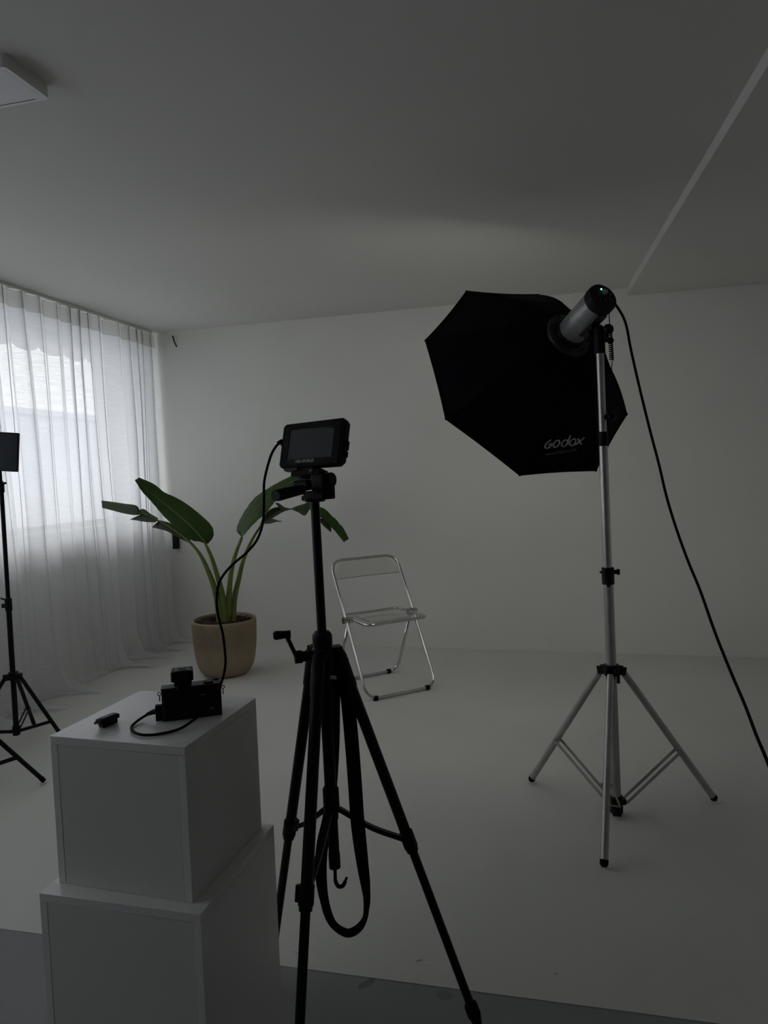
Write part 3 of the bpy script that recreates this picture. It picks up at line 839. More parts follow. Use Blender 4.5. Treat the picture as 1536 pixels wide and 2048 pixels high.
# ------------------------------------------------------------------ softbox
SK = 0.97
SC = EYE + (Vector((-0.088, 3.075, 1.640)) - EYE) * SK
N_ = Vector((0.5138, -0.7498, 0.4169)).normalized()
E0 = Vector((-0.5458, 0.0892, 0.8332)); E0 = (E0 - N_ * E0.dot(N_)).normalized()
E2 = Vector((-0.6619, -0.6556, -0.3634)); E2 = (E2 - N_ * E2.dot(N_) - E0 * E2.dot(E0)).normalized()
RR, R1s, D1s, RI, DR = 0.475 * SK, 0.2287 * SK, 0.2337 * SK, 0.082 * SK, 0.308 * SK
def sp(ang, r, d): return SC + (E0 * math.cos(ang) + E2 * math.sin(ang)) * r + N_ * d
RING = SC + N_ * DR
so = thing('softbox', 'big black octagonal softbox facing away, printed with a maker logo', 'softbox', SC)
def panel_pt(k, f, t):
    """k panel index, f 0..1 across, t 0 rim .. 1 seam .. 2 ring"""
    a0, a1 = k * PI / 4, (k + 1) * PI / 4
    if t <= 1:
        r = RR + (R1s - RR) * t; d = D1s * t + 0.010 * math.sin(PI * t)
    else:
        q = t - 1
        r = R1s + (RI - R1s) * q; d = D1s + (DR - D1s) * q + 0.006 * math.sin(PI * q)
    p = sp(a0, r, d).lerp(sp(a1, r, d), f)
    sag = math.sin(PI * f)
    mid = (E0 * math.cos((a0 + a1) / 2) + E2 * math.sin((a0 + a1) / 2))
    return p - mid * (0.005 * sag * (1 - t / 2)) - N_ * 0.002 * sag
for k in range(8):
    vs, fs = [], []
    nf, nt_ = 8, 14
    for i in range(nf + 1):
        for j in range(nt_ + 1):
            vs.append(panel_pt(k, i / nf, 2 * j / nt_))
    m_ = len(vs)
    vs += [p - N_ * 0.002 for p in vs]
    for i in range(nf):
        for j in range(nt_):
            q = i * (nt_ + 1) + j
            fs.append((q, q + nt_ + 1, q + nt_ + 2, q + 1)); fs.append((m_ + q, m_ + q + 1, m_ + q + nt_ + 2, m_ + q + nt_ + 1))
    MB().add(vs, fs).build('panel', M['black_fabric'], so, angle=25)
    sd = MB().tube([panel_pt(k, 0, 2 * j / 14) + N_ * 0.001 for j in range(15)], 0.0022, 6)
    sd.tube([panel_pt(k, i / 8, 0) for i in range(9)], 0.0045, 6)
    sd.tube([panel_pt(k, i / 8, 1) + N_ * 0.0005 for i in range(9)], 0.0016, 5)
    sd.ball(panel_pt(k, 0, 0), 0.0062, 8)
    sd.build('seam', M['black_webbing'], so, angle=60)
fd = MB()
fd.add([sp((k + .0) * PI / 4, RR - 0.038, 0.014) for k in range(8)], [tuple(range(8))])
fd.build('front_diffuser', M['glow'], so, smooth=False)
rg = MB(frame(RING, E0, E2, N_))
rg.lathe([(0.062, -0.012), (0.088, -0.012), (0.090, -0.004), (0.088, 0.006), (0.070, 0.008), (0.062, 0.006)], 36, cap0=False)
rg.build('speed_ring', M['dark_grey'], so, angle=50)
for k in range(8):
    q = RING + (E0 * math.cos(k * PI / 4) + E2 * math.sin(k * PI / 4)) * 0.078
    MB().cyl(q + N_ * 0.004, q + N_ * 0.020, 0.005, n=8).build('rod_socket', M['black_plastic'], so)
# access flap bulging at the top edge
ft = panel_pt(6, 0.5, 1.15)
# printed logo on the lower panel
A_ = sp(3 * PI / 4, RR, 0); B_ = sp(PI, RR, 0); C_ = sp(3 * PI / 4, R1s, D1s)
PN = (B_ - A_).cross(C_ - A_).normalized()
if PN.dot(EYE - A_) < 0: PN = -PN
def onpanel(v): 
    v = EYE + (Vector(v) - EYE) * SK
    return v - PN * (v - A_).dot(PN)
l0, l1 = onpanel((-0.0342, 2.8451, 1.3338)), onpanel((0.1152, 2.9451, 1.3457))
lx = (l1 - l0).normalized(); ly = PN.cross(lx)
LG = frame(l0 + PN * 0.0045 + ly * 0.006, lx, ly, PN)
def stroke(mb, pts, closed=False, w_=0.0038):
    P_ = [Vector((x * 0.001 + 0.16 * y * 0.001, y * 0.001, 0)) for x, y in pts]
    P_ = spline(P_ + ([P_[0]] if closed else []), 5)
    mb.tube(P_, w_, 6)
def oval(cx0, w0, h0, n=10): return [(cx0 + w0 * math.cos(2 * PI * k / n), h0 + h0 * math.sin(2 * PI * k / n)) for k in range(n)]
FL = LG @ Matrix.Diagonal((1.04, 0.74, 0.25, 1))
q = MB(FL); stroke(q, [(17, 44), (7, 33), (0, 18), (2, 5), (11, 0), (21, 4), (26, 14), (25, 22), (19, 20), (13, 14)]); q.build('logo_letter', M['letter_grey'], so, angle=180)
q = MB(FL); stroke(q, oval(47, 12.5, 18.5), True); q.build('logo_letter', M['letter_grey'], so, angle=180)
q = MB(FL); stroke(q, oval(83, 12.5, 17), True); stroke(q, [(97, 8), (97, 22), (96, 38), (97, 57)]); q.build('logo_letter', M['letter_grey'], so, angle=180)
q = MB(FL); stroke(q, oval(118, 12.5, 17.5), True); q.build('logo_letter', M['letter_grey'], so, angle=180)
q = MB(FL); stroke(q, [(136, 36), (147, 18), (161, 1)]); stroke(q, [(164, 38), (150, 20), (133, 1)]); q.build('logo_letter', M['letter_grey'], so, angle=180)
l2 = onpanel((-0.0271, 2.8576, 1.3150)); l3 = onpanel((0.0934, 2.9369, 1.3300))
lx2 = (l3 - l2).normalized()
text('web_lettering', 'www.GODOX.COM', 0.0155, frame(l2 + PN * 0.004 - ly * 0.004, lx2, PN.cross(lx2), PN), M['letter_dim'], so, 0.0004, 0.2)
l4 = l1 + ly * 0.036 + lx * 0.006
text('small_lettering', 'TM', 0.010, frame(l4 + PN * 0.004, lx, ly, PN), M['letter_dim'], so, 0.0004)

# ------------------------------------------------------------------ studio strobe
st = thing('studio_strobe', 'cylindrical silver studio flash head behind the softbox, green light on its back', 'studio flash', RING + N_ * 0.12)
ux = Vector((0, 0, 1)).cross(N_).normalized(); uz = N_.cross(ux).normalized()   # ux right, uz up, N_ rear
FS = frame(RING, ux, uz, N_)
MB(FS).lathe([(0.0005, 0.010), (0.050, 0.010), (0.0535, 0.016), (0.0535, 0.190), (0.052, 0.194), (0.0005, 0.194)], 48, cap0=False).build('body', M['silver'], st, angle=35)
MB(FS).lathe([(0.0005, 0.188), (0.0545, 0.188), (0.0555, 0.192), (0.0555, 0.214), (0.052, 0.222), (0.046, 0.2235), (0.0005, 0.2235)], 48, cap0=False).build('back_cap', M['black_plastic'], st, angle=35)
MB(FS).lathe([(0.0005, -0.01), (0.062, -0.01), (0.062, 0.012), (0.055, 0.026), (0.0005, 0.026)], 40, cap0=False).build('front_collar', M['black_plastic'], st, angle=35)
MB(FS).ball((0.000, 0.030, 0.224), 0.0032, 8).build('power_light', M['led'], st, label='small glowing green light')
MB(FS).lathe([(0.009, 0), (0.009, 0.010), (0.006, 0.012)], 16, (0.008, 0.016, 0.2235), cap1=True).build('dial', M['lamp_knob'], st)
for i, (x_, y_) in enumerate(((-0.024, 0.004), (-0.010, 0.004), (0.028, 0.006), (-0.020, -0.016), (0.0, -0.018), (0.020, -0.014))):
    MB(FS).cyl((x_, y_, 0.2235), (x_, y_, 0.228), 0.0042, n=10).build('button', M['dark_grey'], st)
MB(FS).box((0.0, 0.0555, 0.205), (0.012, 0.005, 0.018)).build('optical_sensor', M['black_gloss'], st, bevel=0.001)
MB(FS).box((0.0, -0.053, 0.13), (0.040, 0.010, 0.12)).build('base_rail', M['dark_grey'], st, bevel=0.002)
bk = MB(FS)
bk.box((0, -0.062, 0.115), (0.034, 0.022, 0.055))
bk.cyl((-0.030, -0.085, 0.118), (0.034, -0.085, 0.118), 0.016, n=20)
bk.cyl((0.034, -0.085, 0.118), (0.052, -0.085, 0.118), 0.022, n=12)
bk.build('tilt_bracket', M['black_plastic'], st, bevel=0.001)
tb = (FS @ Vector((0, -0.085, 0.118)))
sk = MB()
sk.cyl(onpole(1.655), onpole(1.72), 0.019, n=20)
sk.tube([onpole(1.70), onpole(1.74), tb], [0.017, 0.017, 0.015], 14)
kn = onpole(1.70)
sk.cyl(kn, kn + Vector((0.032, -0.008, -0.004)), 0.006, n=10)
sk.ball(kn + Vector((0.036, -0.010, -0.004)), 0.012)
sk.build('stand_socket', M['black_plastic'], st)
hd = MB()
hd.ball(onpole(1.735) + Vector((0.030, -0.010, 0.0)), 0.019)
hd.build('tilt_handle', M['black_plastic'], st)

# coiled sync cord hanging behind the head
cc = [(0.199, 2.585, 1.792), (0.2005, 2.58, 1.746)]
tg = []
for i in range(15 * 12 + 1):
    t = i / (15 * 12)
    tg.append((0.2005 + 0.004 * t + 0.0065 * math.cos(2 * PI * 15 * t), 2.575 + 0.0065 * math.sin(2 * PI * 15 * t), 1.725 - 0.10 * t))
sy = MB().tube(spline(cc + [(0.200, 2.576, 1.728)], 4), 0.0018, 6)
sy.tube(tg, 0.0020, 6)
sy.tube(spline([(0.206, 2.575, 1.624), (0.202, 2.585, 1.55), (0.194, 2.59, 1.47), (0.193, 2.59, 1.40), (0.197, 2.59, 1.36)], 4), 0.0016, 6)
mark(sy.build('sync_cord', M['rubber'], angle=180), 'thin coiled black cord hanging behind the flash head', 'cord')
fs_ = FS @ Vector((0.040, 0.010, 0.212))
pw = [tuple(fs_), (0.257, 2.66, 1.774), (0.275, 2.64, 1.664), (0.301, 2.62, 1.521), (0.329, 2.60, 1.380), (0.353, 2.57, 1.259), (0.370, 2.54, 1.157), (0.391, 2.50, 1.058), (0.420, 2.45, 0.947), (0.447, 2.40, 0.858), (0.470, 2.30, 0.744), (0.489, 2.20, 0.657), (0.504, 2.10, 0.588), (0.512, 2.02, 0.534), (0.530, 1.97, 0.470), (0.565, 1.91, 0.34), (0.62, 1.84, 0.16), (0.70, 1.80, 0.04), (0.80, 1.82, 0.0055), (0.95, 1.90, 0.0055), (1.15, 1.92, 0.0055), (1.30, 2.0, 0.0055)]
mark(MB().tube(spline(pw, 5), 0.0045, 8).build('power_cable', M['rubber'], angle=180), 'long black power cable dropping from the flash head to the right', 'cable')

# ------------------------------------------------------------------ black photo tripod
CR = Vector((-0.515, 1.50, 0.858))      # crown in the drawing of the tripod
CRN = Vector((-0.4877, 1.4205, 0.8798))  # crown in the room
TS = 0.947                               # size of the tripod against its drawing
TM = Matrix.Translation(CRN) @ Matrix.Scale(TS, 4) @ Matrix.Translation(-CR)
ZF = CR.z - CRN.z / TS                   # the floor in the drawing
AX_ = Vector((-0.0215, 0.0202, 1)).normalized()
tp = thing('tripod', 'black photo tripod carrying the small monitor', 'tripod', (CRN.x, CRN.y, 0))
def tz(t): return CR + AX_ * t
MB(TM).cyl(tz(-0.03), tz(0.352), 0.0105, n=24).build('centre_column', M['black_metal'], tp)
MB(TM @ frame(tz(0), (1, 0, 0), (0, 1, 0), AX_)).lathe([(0.0175, 0.020), (0.0215, 0.022), (0.0225, 0.030), (0.0225, 0.047), (0.020, 0.052), (0.0165, 0.056), (0.011, 0.056)], 24, cap0=True, cap1=True).build('column_lock', M['black_plastic'], tp, angle=40)
MB(TM @ frame(tz(0), (1, 0, 0), (0, 1, 0), AX_)).lathe([(0.015, -0.14), (0.017, -0.10), (0.020, -0.06), (0.025, -0.03), (0.030, 0.0), (0.028, 0.012), (0.020, 0.022)], 24, cap0=True, cap1=True).build('crown', M['black_plastic'], tp, angle=40)
feet3 = [(Vector((-0.225, 1.618, 0.0))), (Vector((-0.741, 1.644, 0.0))), (Vector((-0.508, 1.190, 0.0)))]
clampd = 0.481
lowhub = tz(-0.355)
hb_ = MB(TM @ frame(lowhub, (1, 0, 0), (0, 1, 0), AX_))
hb_.lathe([(0.015, 0.055), (0.0185, 0.050), (0.0185, 0.0), (0.0150, -0.008), (0.0145, -0.02)][::-1], 20, cap0=True, cap1=True)
hb_.build('spreader_hub', M['black_plastic'], tp, angle=40)
for i, f in enumerate(feet3):
    d = f - CR; d.z = 0; d.normalize()
    side = d.cross(Vector((0, 0, 1)))
    hip = CR + d * 0.034 + Vector((0, 0, 0.006))
    ld = (f - hip).normalized(); f = hip + ld * ((hip.z - ZF) / -ld.z); L = (f - hip).length
    hp = MB(TM).bar(CR + d * 0.005 + Vector((0, 0, 0.004)), hip + d * 0.006, 0.030, 0.030, side)
    hp.tube([hip - ld * 0.012, hip + ld * 0.01, hip + ld * 0.085], [0.012, 0.0165, 0.0150], 16)
    hp.cyl(hip - side * 0.018, hip + side * 0.018, 0.008, n=12)
    hp.build('leg_hinge', M['black_plastic'], tp)
    lg = MB(TM).cyl(hip + ld * 0.03, hip + ld * clampd, 0.0130, n=20).build('leg', M['black_metal'], tp)
    MB(TM).cyl(hip + ld * clampd, hip + ld * (L - 0.03), 0.0103, n=20).build('middle_section', M['black_metal'], lg)
    for cd, cr_ in ((clampd, 0.0165),):
        c_ = hip + ld * cd
        k_ = MB(TM).cyl(c_ - ld * 0.022, c_ + ld * 0.018, cr_, n=16)
        k_.bar(c_ + side * (cr_) - ld * 0.020, c_ + side * (cr_) + ld * 0.012, 0.012, 0.014, side)
        k_.cyl(c_ + ld * 0.018, c_ + ld * 0.028, cr_ * 0.86, n=16)
        k_.build('leg_clamp', M['black_plastic'], lg, bevel=0.001)
    MB(TM).tube([f - ld * 0.060, f - ld * 0.056, f - ld * 0.030, f - ld * 0.022, f - ld * 0.005], [0.0115, 0.0160, 0.0165, 0.0140, 0.0110], 16).build('rubber_foot', M['rubber'], lg)
    a0 = lowhub + d * 0.018; a1 = hip + ld * (clampd - 0.006) - d * 0.012
    mid_ = a0.lerp(a1, 0.5) + Vector((0, 0, -0.008))
    ar = MB(TM)
    pts = spline([a0, mid_, a1], 5)
    for q in range(len(pts) - 1): ar.bar(pts[q], pts[q + 1], 0.013, 0.010, side)
    ar.build('spreader_arm', M['black_metal'], tp)
MB(TM).cyl(tz(-0.13), tz(-0.335), 0.0135, n=20).build('lower_column', M['black_metal'], tp)
lc = MB(TM).cyl(tz(-0.335), tz(-0.455), 0.0125, n=20)
lc.cyl(tz(-0.455), tz(-0.488), 0.0135, n=20)
lc.build('column_tip', M['black_plastic'], tp)
hk0 = tz(-0.488)
hkp = spline([hk0, hk0 + Vector((0, 0, -0.022)), hk0 + Vector((0.0, 0, -0.032)), hk0 + Vector((0.006, 0.0, -0.044)), hk0 + Vector((0.016, 0.002, -0.044)), hk0 + Vector((0.022, 0.003, -0.034)), hk0 + Vector((0.026, 0.004, -0.024))], 4)
MB(TM).tube(hkp, [0.0042] * 8 + [0.0048] * (len(hkp) - 12) + [0.0032] * 4, 8).build('weight_hook', M['black_metal'], tp, angle=180)
# crank on the left of the crown
c0 = CR + Vector((-0.020, -0.012, 0.004)); c1 = CR + Vector((-0.046, -0.028, 0.004))
ck = MB(TM).cyl(c0, c1, 0.012, n=16)
ck.cyl(c1 + Vector((0.004, 0.003, 0)), c1 - Vector((0.010, 0.005, 0)), 0.0145, n=16)
e1 = c1 + Vector((-0.028, -0.008, 0.052))
ck.bar(c1 + Vector((-0.006, -0.004, 0)), e1, 0.012, 0.008, (0.5, -0.8, 0.2))
ck.cyl(e1 + Vector((0.010, 0.004, 0.0)), e1 - Vector((0.006, 0.004, 0)), 0.009, n=12)
ck.build('crank_arm', M['black_plastic'], tp)
MB(TM).tube([e1 - Vector((0.002, 0.002, 0)), e1 - Vector((0.006, 0.004, 0)), e1 - Vector((0.020, 0.012, 0)), e1 - Vector((0.024, 0.014, 0))], [0.007, 0.0095, 0.0105, 0.007], 12).build('crank_knob', M['black_plastic'], tp)
# strap looped from the crown
sp_ = [(-0.478, 1.52, 0.845), (-0.468, 1.52, 0.76), (-0.462, 1.52, 0.66), (-0.458, 1.52, 0.56), (-0.452, 1.51, 0.47), (-0.441, 1.50, 0.38), (-0.434, 1.50, 0.31), (-0.438, 1.50, 0.262), (-0.458, 1.50, 0.225), (-0.487, 1.50, 0.210), (-0.520, 1.50, 0.230), (-0.538, 1.505, 0.275), (-0.546, 1.51, 0.33), (-0.541, 1.51, 0.40), (-0.528, 1.515, 0.46), (-0.515, 1.52, 0.53), (-0.505, 1.525, 0.65), (-0.500, 1.525, 0.76), (-0.495, 1.525, 0.845)]
twist = [0.4, 0.4, 0.35, 0.3, 0.45, 0.95, 1.35, 1.4, 0.75, 0.35, 0.45, 0.5, 0.3, 0.3, 0.5, 0.6, 0.5, 0.4, 0.4]
pts = spline(sp_, 5)
vs, fs = [], []
for i, p in enumerate(pts):
    t = i / (len(pts) - 1) * (len(twist) - 1); k = min(int(t), len(twist) - 2); f = t - k
    an = twist[k] * (1 - f) + twist[k + 1] * f
    d = (pts[min(i + 1, len(pts) - 1)] - pts[max(i - 1, 0)]).normalized()
    sx_ = d.cross(Vector((0, 1, 0))).normalized()
    wd = sx_ * math.cos(an) + Vector((0, 1, 0)) * math.sin(an)
    nr = d.cross(wd).normalized()
    for s1_, s2_ in ((-1, -1), (1, -1), (1, 1), (-1, 1)):
        vs.append(p + wd * (0.016 * s1_) + nr * (0.0009 * s2_))
for i in range(len(pts) - 1):
    for k in range(4):
        fs.append((i * 4 + k, i * 4 + (k + 1) % 4, i * 4 + 4 + (k + 1) % 4, i * 4 + 4 + k))
MB(TM).add(vs, fs).build('strap', M['black_webbing'], tp, angle=60)
MB(TM).box((-0.485, 1.475, 0.817), (0.014, 0.002, 0.008)).build('light_glimpse', M['mark'], tp, smooth=False)  # small white box added as a painted glimpse of light between the straps
MB(TM).tube(spline([(-0.497, 1.474, 0.85), (-0.503, 1.470, 0.80), (-0.503, 1.472, 0.70), (-0.495, 1.475, 0.64), (-0.482, 1.475, 0.67), (-0.476, 1.475, 0.75), (-0.481, 1.476, 0.83)], 4), 0.0012, 5).build('tether_cord', M['black_webbing'], tp, angle=180)

# pan head (same turn as the monitor)
HX = Vector((0.9504, -0.3105, 0.0177)); HYb = Vector((0.3028, 0.9105, -0.2815)); HZ = Vector((0.0713, 0.2729, 0.9594))
hd_x = Vector((0.951, -0.309, 0)); hd_y = Vector((0.309, 0.951, 0)); up_ = Vector((0, 0, 1))
T0 = tz(0.352)
HF = frame(T0, hd_x, hd_y, up_)
ph = MB(TM @ HF)
ph.lathe([(0.024, -0.002), (0.024, 0.004), (0.0165, 0.006), (0.0165, 0.022)], 24, cap1=True)
ph.box((-0.004, 0.002, 0.012), (0.034, 0.036, 0.020))
ph.box((-0.022, 0.010, 0.006), (0.026, 0.030, 0.012))
ph.build('pan_base', M['black_plastic'], tp, bevel=0.003)
tl = MB(TM @ HF)
tl.prism([(0.008, -0.022), (0.040, -0.022), (0.044, -0.016), (0.044, 0.020), (0.008, 0.020)], 0.003, 0.060)
tl.cyl((0.030, 0.002, 0.046), (0.051, 0.002, 0.046), 0.0165, n=20)
tl.box((-0.022, -0.004, 0.036), (0.040, 0.040, 0.022))
tl.build('tilt_block', M['black_plastic'], tp, bevel=0.003)
MB(TM @ HF).cyl((-0.006, -0.024, 0.030), (-0.006, -0.027, 0.030), 0.005, n=14).build('tilt_screw', M['dark_grey'], tp)
PFr = frame(T0 + Vector((-0.006, 0.012, 0.052)), HX, HYb, HZ)
pt_ = MB(TM @ PFr)
pt_.box((-0.004, 0, 0.004), (0.080, 0.054, 0.012))
pt_.box((-0.006, 0, 0.014), (0.060, 0.046, 0.012))
pt_.cyl((0.014, -0.029, 0.008), (0.014, -0.020, 0.008), 0.010, n=16)
pt_.build('quick_release_plate', M['black_plastic'], tp, bevel=0.0015)
MB(TM @ PFr).cyl((0.014, -0.0305, 0.008), (0.014, -0.029, 0.008), 0.003, n=10).build('plate_screw', M['lamp_knob'], tp)
h0 = T0 + Vector((-0.006, -0.010, 0.030)); h1 = Vector((-0.560, 1.372, 1.228))
hdn = (h1 - h0).normalized()
MB(TM).cyl(h0, h0 + hdn * 0.05, 0.005, n=12).build('handle_rod', M['black_metal'], tp)
MB(TM).tube([h0 + hdn * 0.028, h0 + hdn * 0.034, h1 - hdn * 0.01, h1], [0.008, 0.0108, 0.0128, 0.0118], 20).build('handle_grip', M['rubber'], tp, angle=50)
MB(TM).tube([h1 - hdn * 0.001, h1 + hdn * 0.0006], [0.0112, 0.0100], 20).build('grip_cap', M['dark_grey'], tp)

# ------------------------------------------------------------------ field monitor
MC = Vector((-0.5267, 1.5072, 1.3393))
mo = thing('field_monitor', 'small black field monitor with a dark blank screen on the tripod', 'monitor', TM @ MC)
MF = frame(MC, HX, HYb, HZ)
poly = [(-0.086, -0.047), (-0.078, -0.054), (0.078, -0.054), (0.089, -0.045), (0.089, 0.043), (0.080, 0.054), (-0.079, 0.052), (-0.087, 0.045)]
MFr = MF @ Matrix.Rotation(PI / 2, 4, 'X')   # local z -> -y (towards the viewer)
MB(TM @ MFr).prism(poly, -0.022, -0.001).build('casing', M['black_plastic'], mo, bevel=0.003)
bz = MB(TM @ MFr)
for x0, x1, z0, z1 in ((-0.080, 0.080, 0.0355, 0.047), (-0.080, 0.080, -0.049, -0.0355), (-0.080, -0.0622, -0.0355, 0.0355), (0.0622, 0.080, -0.0355, 0.0355)):
    bz.box(((x0 + x1) / 2, (z0 + z1) / 2, -0.001), (x1 - x0, z1 - z0, 0.005))
bz.build('bezel', M['black_gloss'], mo)
MB(TM @ MFr).box((0, 0, -0.0008), (0.1246, 0.071, 0.002)).build('screen', M['screen'], mo)
text('lettering', 'FEELWORLD', 0.0092, TM @ MFr @ Matrix.Translation((-0.010, -0.0445, 0.0018)), M['letter_white'], mo, 0.0002, align='CENTER')
MB(TM @ MFr).box((0.056, 0.033, 0.0006), (0.012, 0.004, 0.0004)).build('status_mark', M['black_gloss'], mo)
sd = MB(TM @ MFr)
sd.box((0.0905, -0.008, -0.013), (0.007, 0.022, 0.012))
sd.box((0.0905, -0.028, -0.013), (0.006, 0.014, 0.012))
sd.build('side_button', M['black_plastic'], mo, bevel=0.0015)
MB(TM @ MFr).box((-0.052, -0.0565, -0.012), (0.040, 0.006, 0.016)).build('bottom_lip', M['dark_grey'], mo, bevel=0.001)
MB(TM @ MFr).box((-0.002, -0.0590, -0.016), (0.030, 0.012, 0.018)).build('mount_foot', M['black_plastic'], mo, bevel=0.001)

# ------------------------------------------------------------------ white plinths
def plinth(o, thr, W, D, z0, z1, label, tp_=0.016):
    x_ = Vector((math.cos(thr), math.sin(thr), 0)); y_ = Vector((-math.sin(thr), math.cos(thr), 0))
    FR = frame((o[0], o[1], 0), x_, y_, (0, 0, 1))     # origin: front right corner, x to the right, y away
    r = thing('plinth', label, 'plinth', FR @ Vector((-W / 2, D / 2, z0)))
    MB(FR).box((-W / 2, D / 2, z1 - tp_ / 2), (W, D, tp_)).build('top_panel', M['plinth'], r, bevel=0.0007)
    zt = z1 - tp_ - 0.0006
    for k, x0 in enumerate((-W + tp_ / 2, -tp_ / 2)):
        MB(FR).box((x0, D / 2, (z0 + zt) / 2), (tp_, D, zt - z0)).build('side_panel', M['plinth'], r, bevel=0.0007)
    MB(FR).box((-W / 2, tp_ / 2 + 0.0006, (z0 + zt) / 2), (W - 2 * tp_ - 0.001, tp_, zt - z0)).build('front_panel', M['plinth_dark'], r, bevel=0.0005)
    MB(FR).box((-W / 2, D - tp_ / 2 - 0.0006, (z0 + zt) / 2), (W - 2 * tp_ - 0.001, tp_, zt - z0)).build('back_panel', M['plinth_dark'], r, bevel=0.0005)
    return FR
plinth((-0.670, 1.148), -0.049, 0.300, 0.289, 0.4795, 0.776, 'upper white box plinth with the camera on top')
plinth((-0.639, 1.119), -0.017, 0.346, 0.333, -0.0015, 0.479, 'larger white box plinth underneath, standing on the grey floor')

# ------------------------------------------------------------------ camera body on the plinth
ca = math.atan2(0.057, 0.104)
KX = Vector((math.cos(ca), math.sin(ca), 0)); KY = Vector((-math.sin(ca), math.cos(ca), 0))
KB = Vector((-0.784, 1.264, 0.7765))
KF = frame(KB, KX, KY, (0, 0, 1))
cm = thing('mirrorless_camera', 'black mirrorless camera standing on the upper plinth, back towards the viewer', 'camera', KB + KX * 0.06 + KY * 0.02)
MB(KF).prism([(0.0, 0.003), (0.004, 0), (0.114, 0), (0.119, 0.004), (0.119, 0.048), (0.112, 0.056), (0.092, 0.056), (0.088, 0.034), (0.004, 0.034), (0.0, 0.030)], 0.0, 0.0635).build('body', M['black_plastic'], cm, bevel=0.0015)
MB(KF).box((0.014, 0.016, 0.0655), (0.030, 0.030, 0.004)).build('top_plate', M['dark_grey'], cm, bevel=0.0015)
MB(KF).box((0.088, 0.018, 0.0655), (0.060, 0.034, 0.004)).build('top_plate', M['dark_grey'], cm, bevel=0.0015)
d_ = MB(KF).cyl((0.094, 0.016, 0.066), (0.094, 0.016, 0.071), 0.010, n=24)
d_.cyl((0.110, 0.034, 0.066), (0.110, 0.034, 0.070), 0.006, n=16)
d_.build('dial', M['black_metal'], cm)
MB(KF).box((0.046, 0.016, 0.0665), (0.026, 0.026, 0.007)).build('hot_shoe', M['black_metal'], cm, bevel=0.001)
MB(KF).prism([(0.004, -0.0035), (0.074, -0.0035), (0.074, 0.001), (0.004, 0.001)], 0.005, 0.034).build('screen', M['black_gloss'], cm, bevel=0.001)
MB(KF).box((0.039, -0.002, 0.040), (0.070, 0.005, 0.010)).build('screen_hinge', M['black_plastic'], cm, bevel=0.001)
for x_, z_ in ((0.098, 0.050), (0.087, 0.0355), (0.088, 0.0285), (0.097, 0.014), (0.106, 0.014), (0.091, 0.011), (0.109, 0.026)):
    MB(KF).cyl((x_, 0, z_), (x_, -0.0018, z_), 0.0022, n=10).build('button', M['dark_grey'], cm)
bl = MB(KF).cyl((0.097, 0, 0.030), (0.097, -0.0015, 0.030), 0.009, n=24); bl.build('control_wheel', M['black_metal'], cm)
for x_, z_ in ((0.0965, 0.0178), (0.1005, 0.0178), (0.080, 0.0468), (0.085, 0.0475)):
    MB(KF).box((x_, -0.0006, z_), (0.0026, 0.0006, 0.0012)).build('button_mark', M['letter_white'], cm)
MB(KF).lathe([(0.030, 0), (0.032, 0.006), (0.031, 0.030), (0.028, 0.034), (0.024, 0.034)], 32).v  # profile check only
ln = MB(frame(KF @ Vector((0.042, 0.033, 0.032)), KX, Vector((0, 0, -1)), KY))
ln.lathe([(0.030, 0), (0.0305, 0.006), (0.0300, 0.030), (0.028, 0.034), (0.020, 0.034)], 32, cap1=True)
ln.build('lens', M['black_metal'], cm)
for x_, sgn in ((-0.001, -1), (0.120, 1)):
    q = MB(KF)
    cpts = [(x_ + sgn * 0.003 + 0.0035 * math.cos(k * PI / 5), 0.012 + 0.001 * k / 10, 0.055 + 0.0035 * math.sin(k * PI / 5)) for k in range(11)]
    q.tube(cpts, 0.0009, 6)
    q.box((x_ + sgn * 0.003, 0.012, 0.046), (0.002, 0.004, 0.012))
    q.build('strap_lug', M['dark_grey'], cm)

# wireless receiver on the hot shoe
rv = thing('wireless_receiver', 'small black block-shaped receiver on top of the camera', 'receiver', KF @ Vector((0.044, 0.016, 0.070)))
MB(KF).prism([(0.026, 0.0), (0.061, 0.0), (0.061, 0.030), (0.026, 0.030)], 0.070, 0.079).build('shoe_foot', M['black_plastic'], rv, bevel=0.002)
MB(KF).prism([(0.023, -0.007), (0.062, -0.007), (0.065, -0.003), (0.064, 0.034), (0.022, 0.034), (0.020, -0.003)], 0.080, 0.101).build('housing', M['black_plastic'], rv, bevel=0.004)
MB(KF).prism([(0.028, -0.002), (0.058, -0.002), (0.057, 0.029), (0.028, 0.029)], 0.1008, 0.1022).build('display_window', M['dark_grey'], rv, bevel=0.0006)
MB(KF).prism([(0.035, 0.006), (0.051, 0.006), (0.051, 0.020), (0.035, 0.020)], 0.1020, 0.1030).build('button', M['black_plastic'], rv, bevel=0.0004)

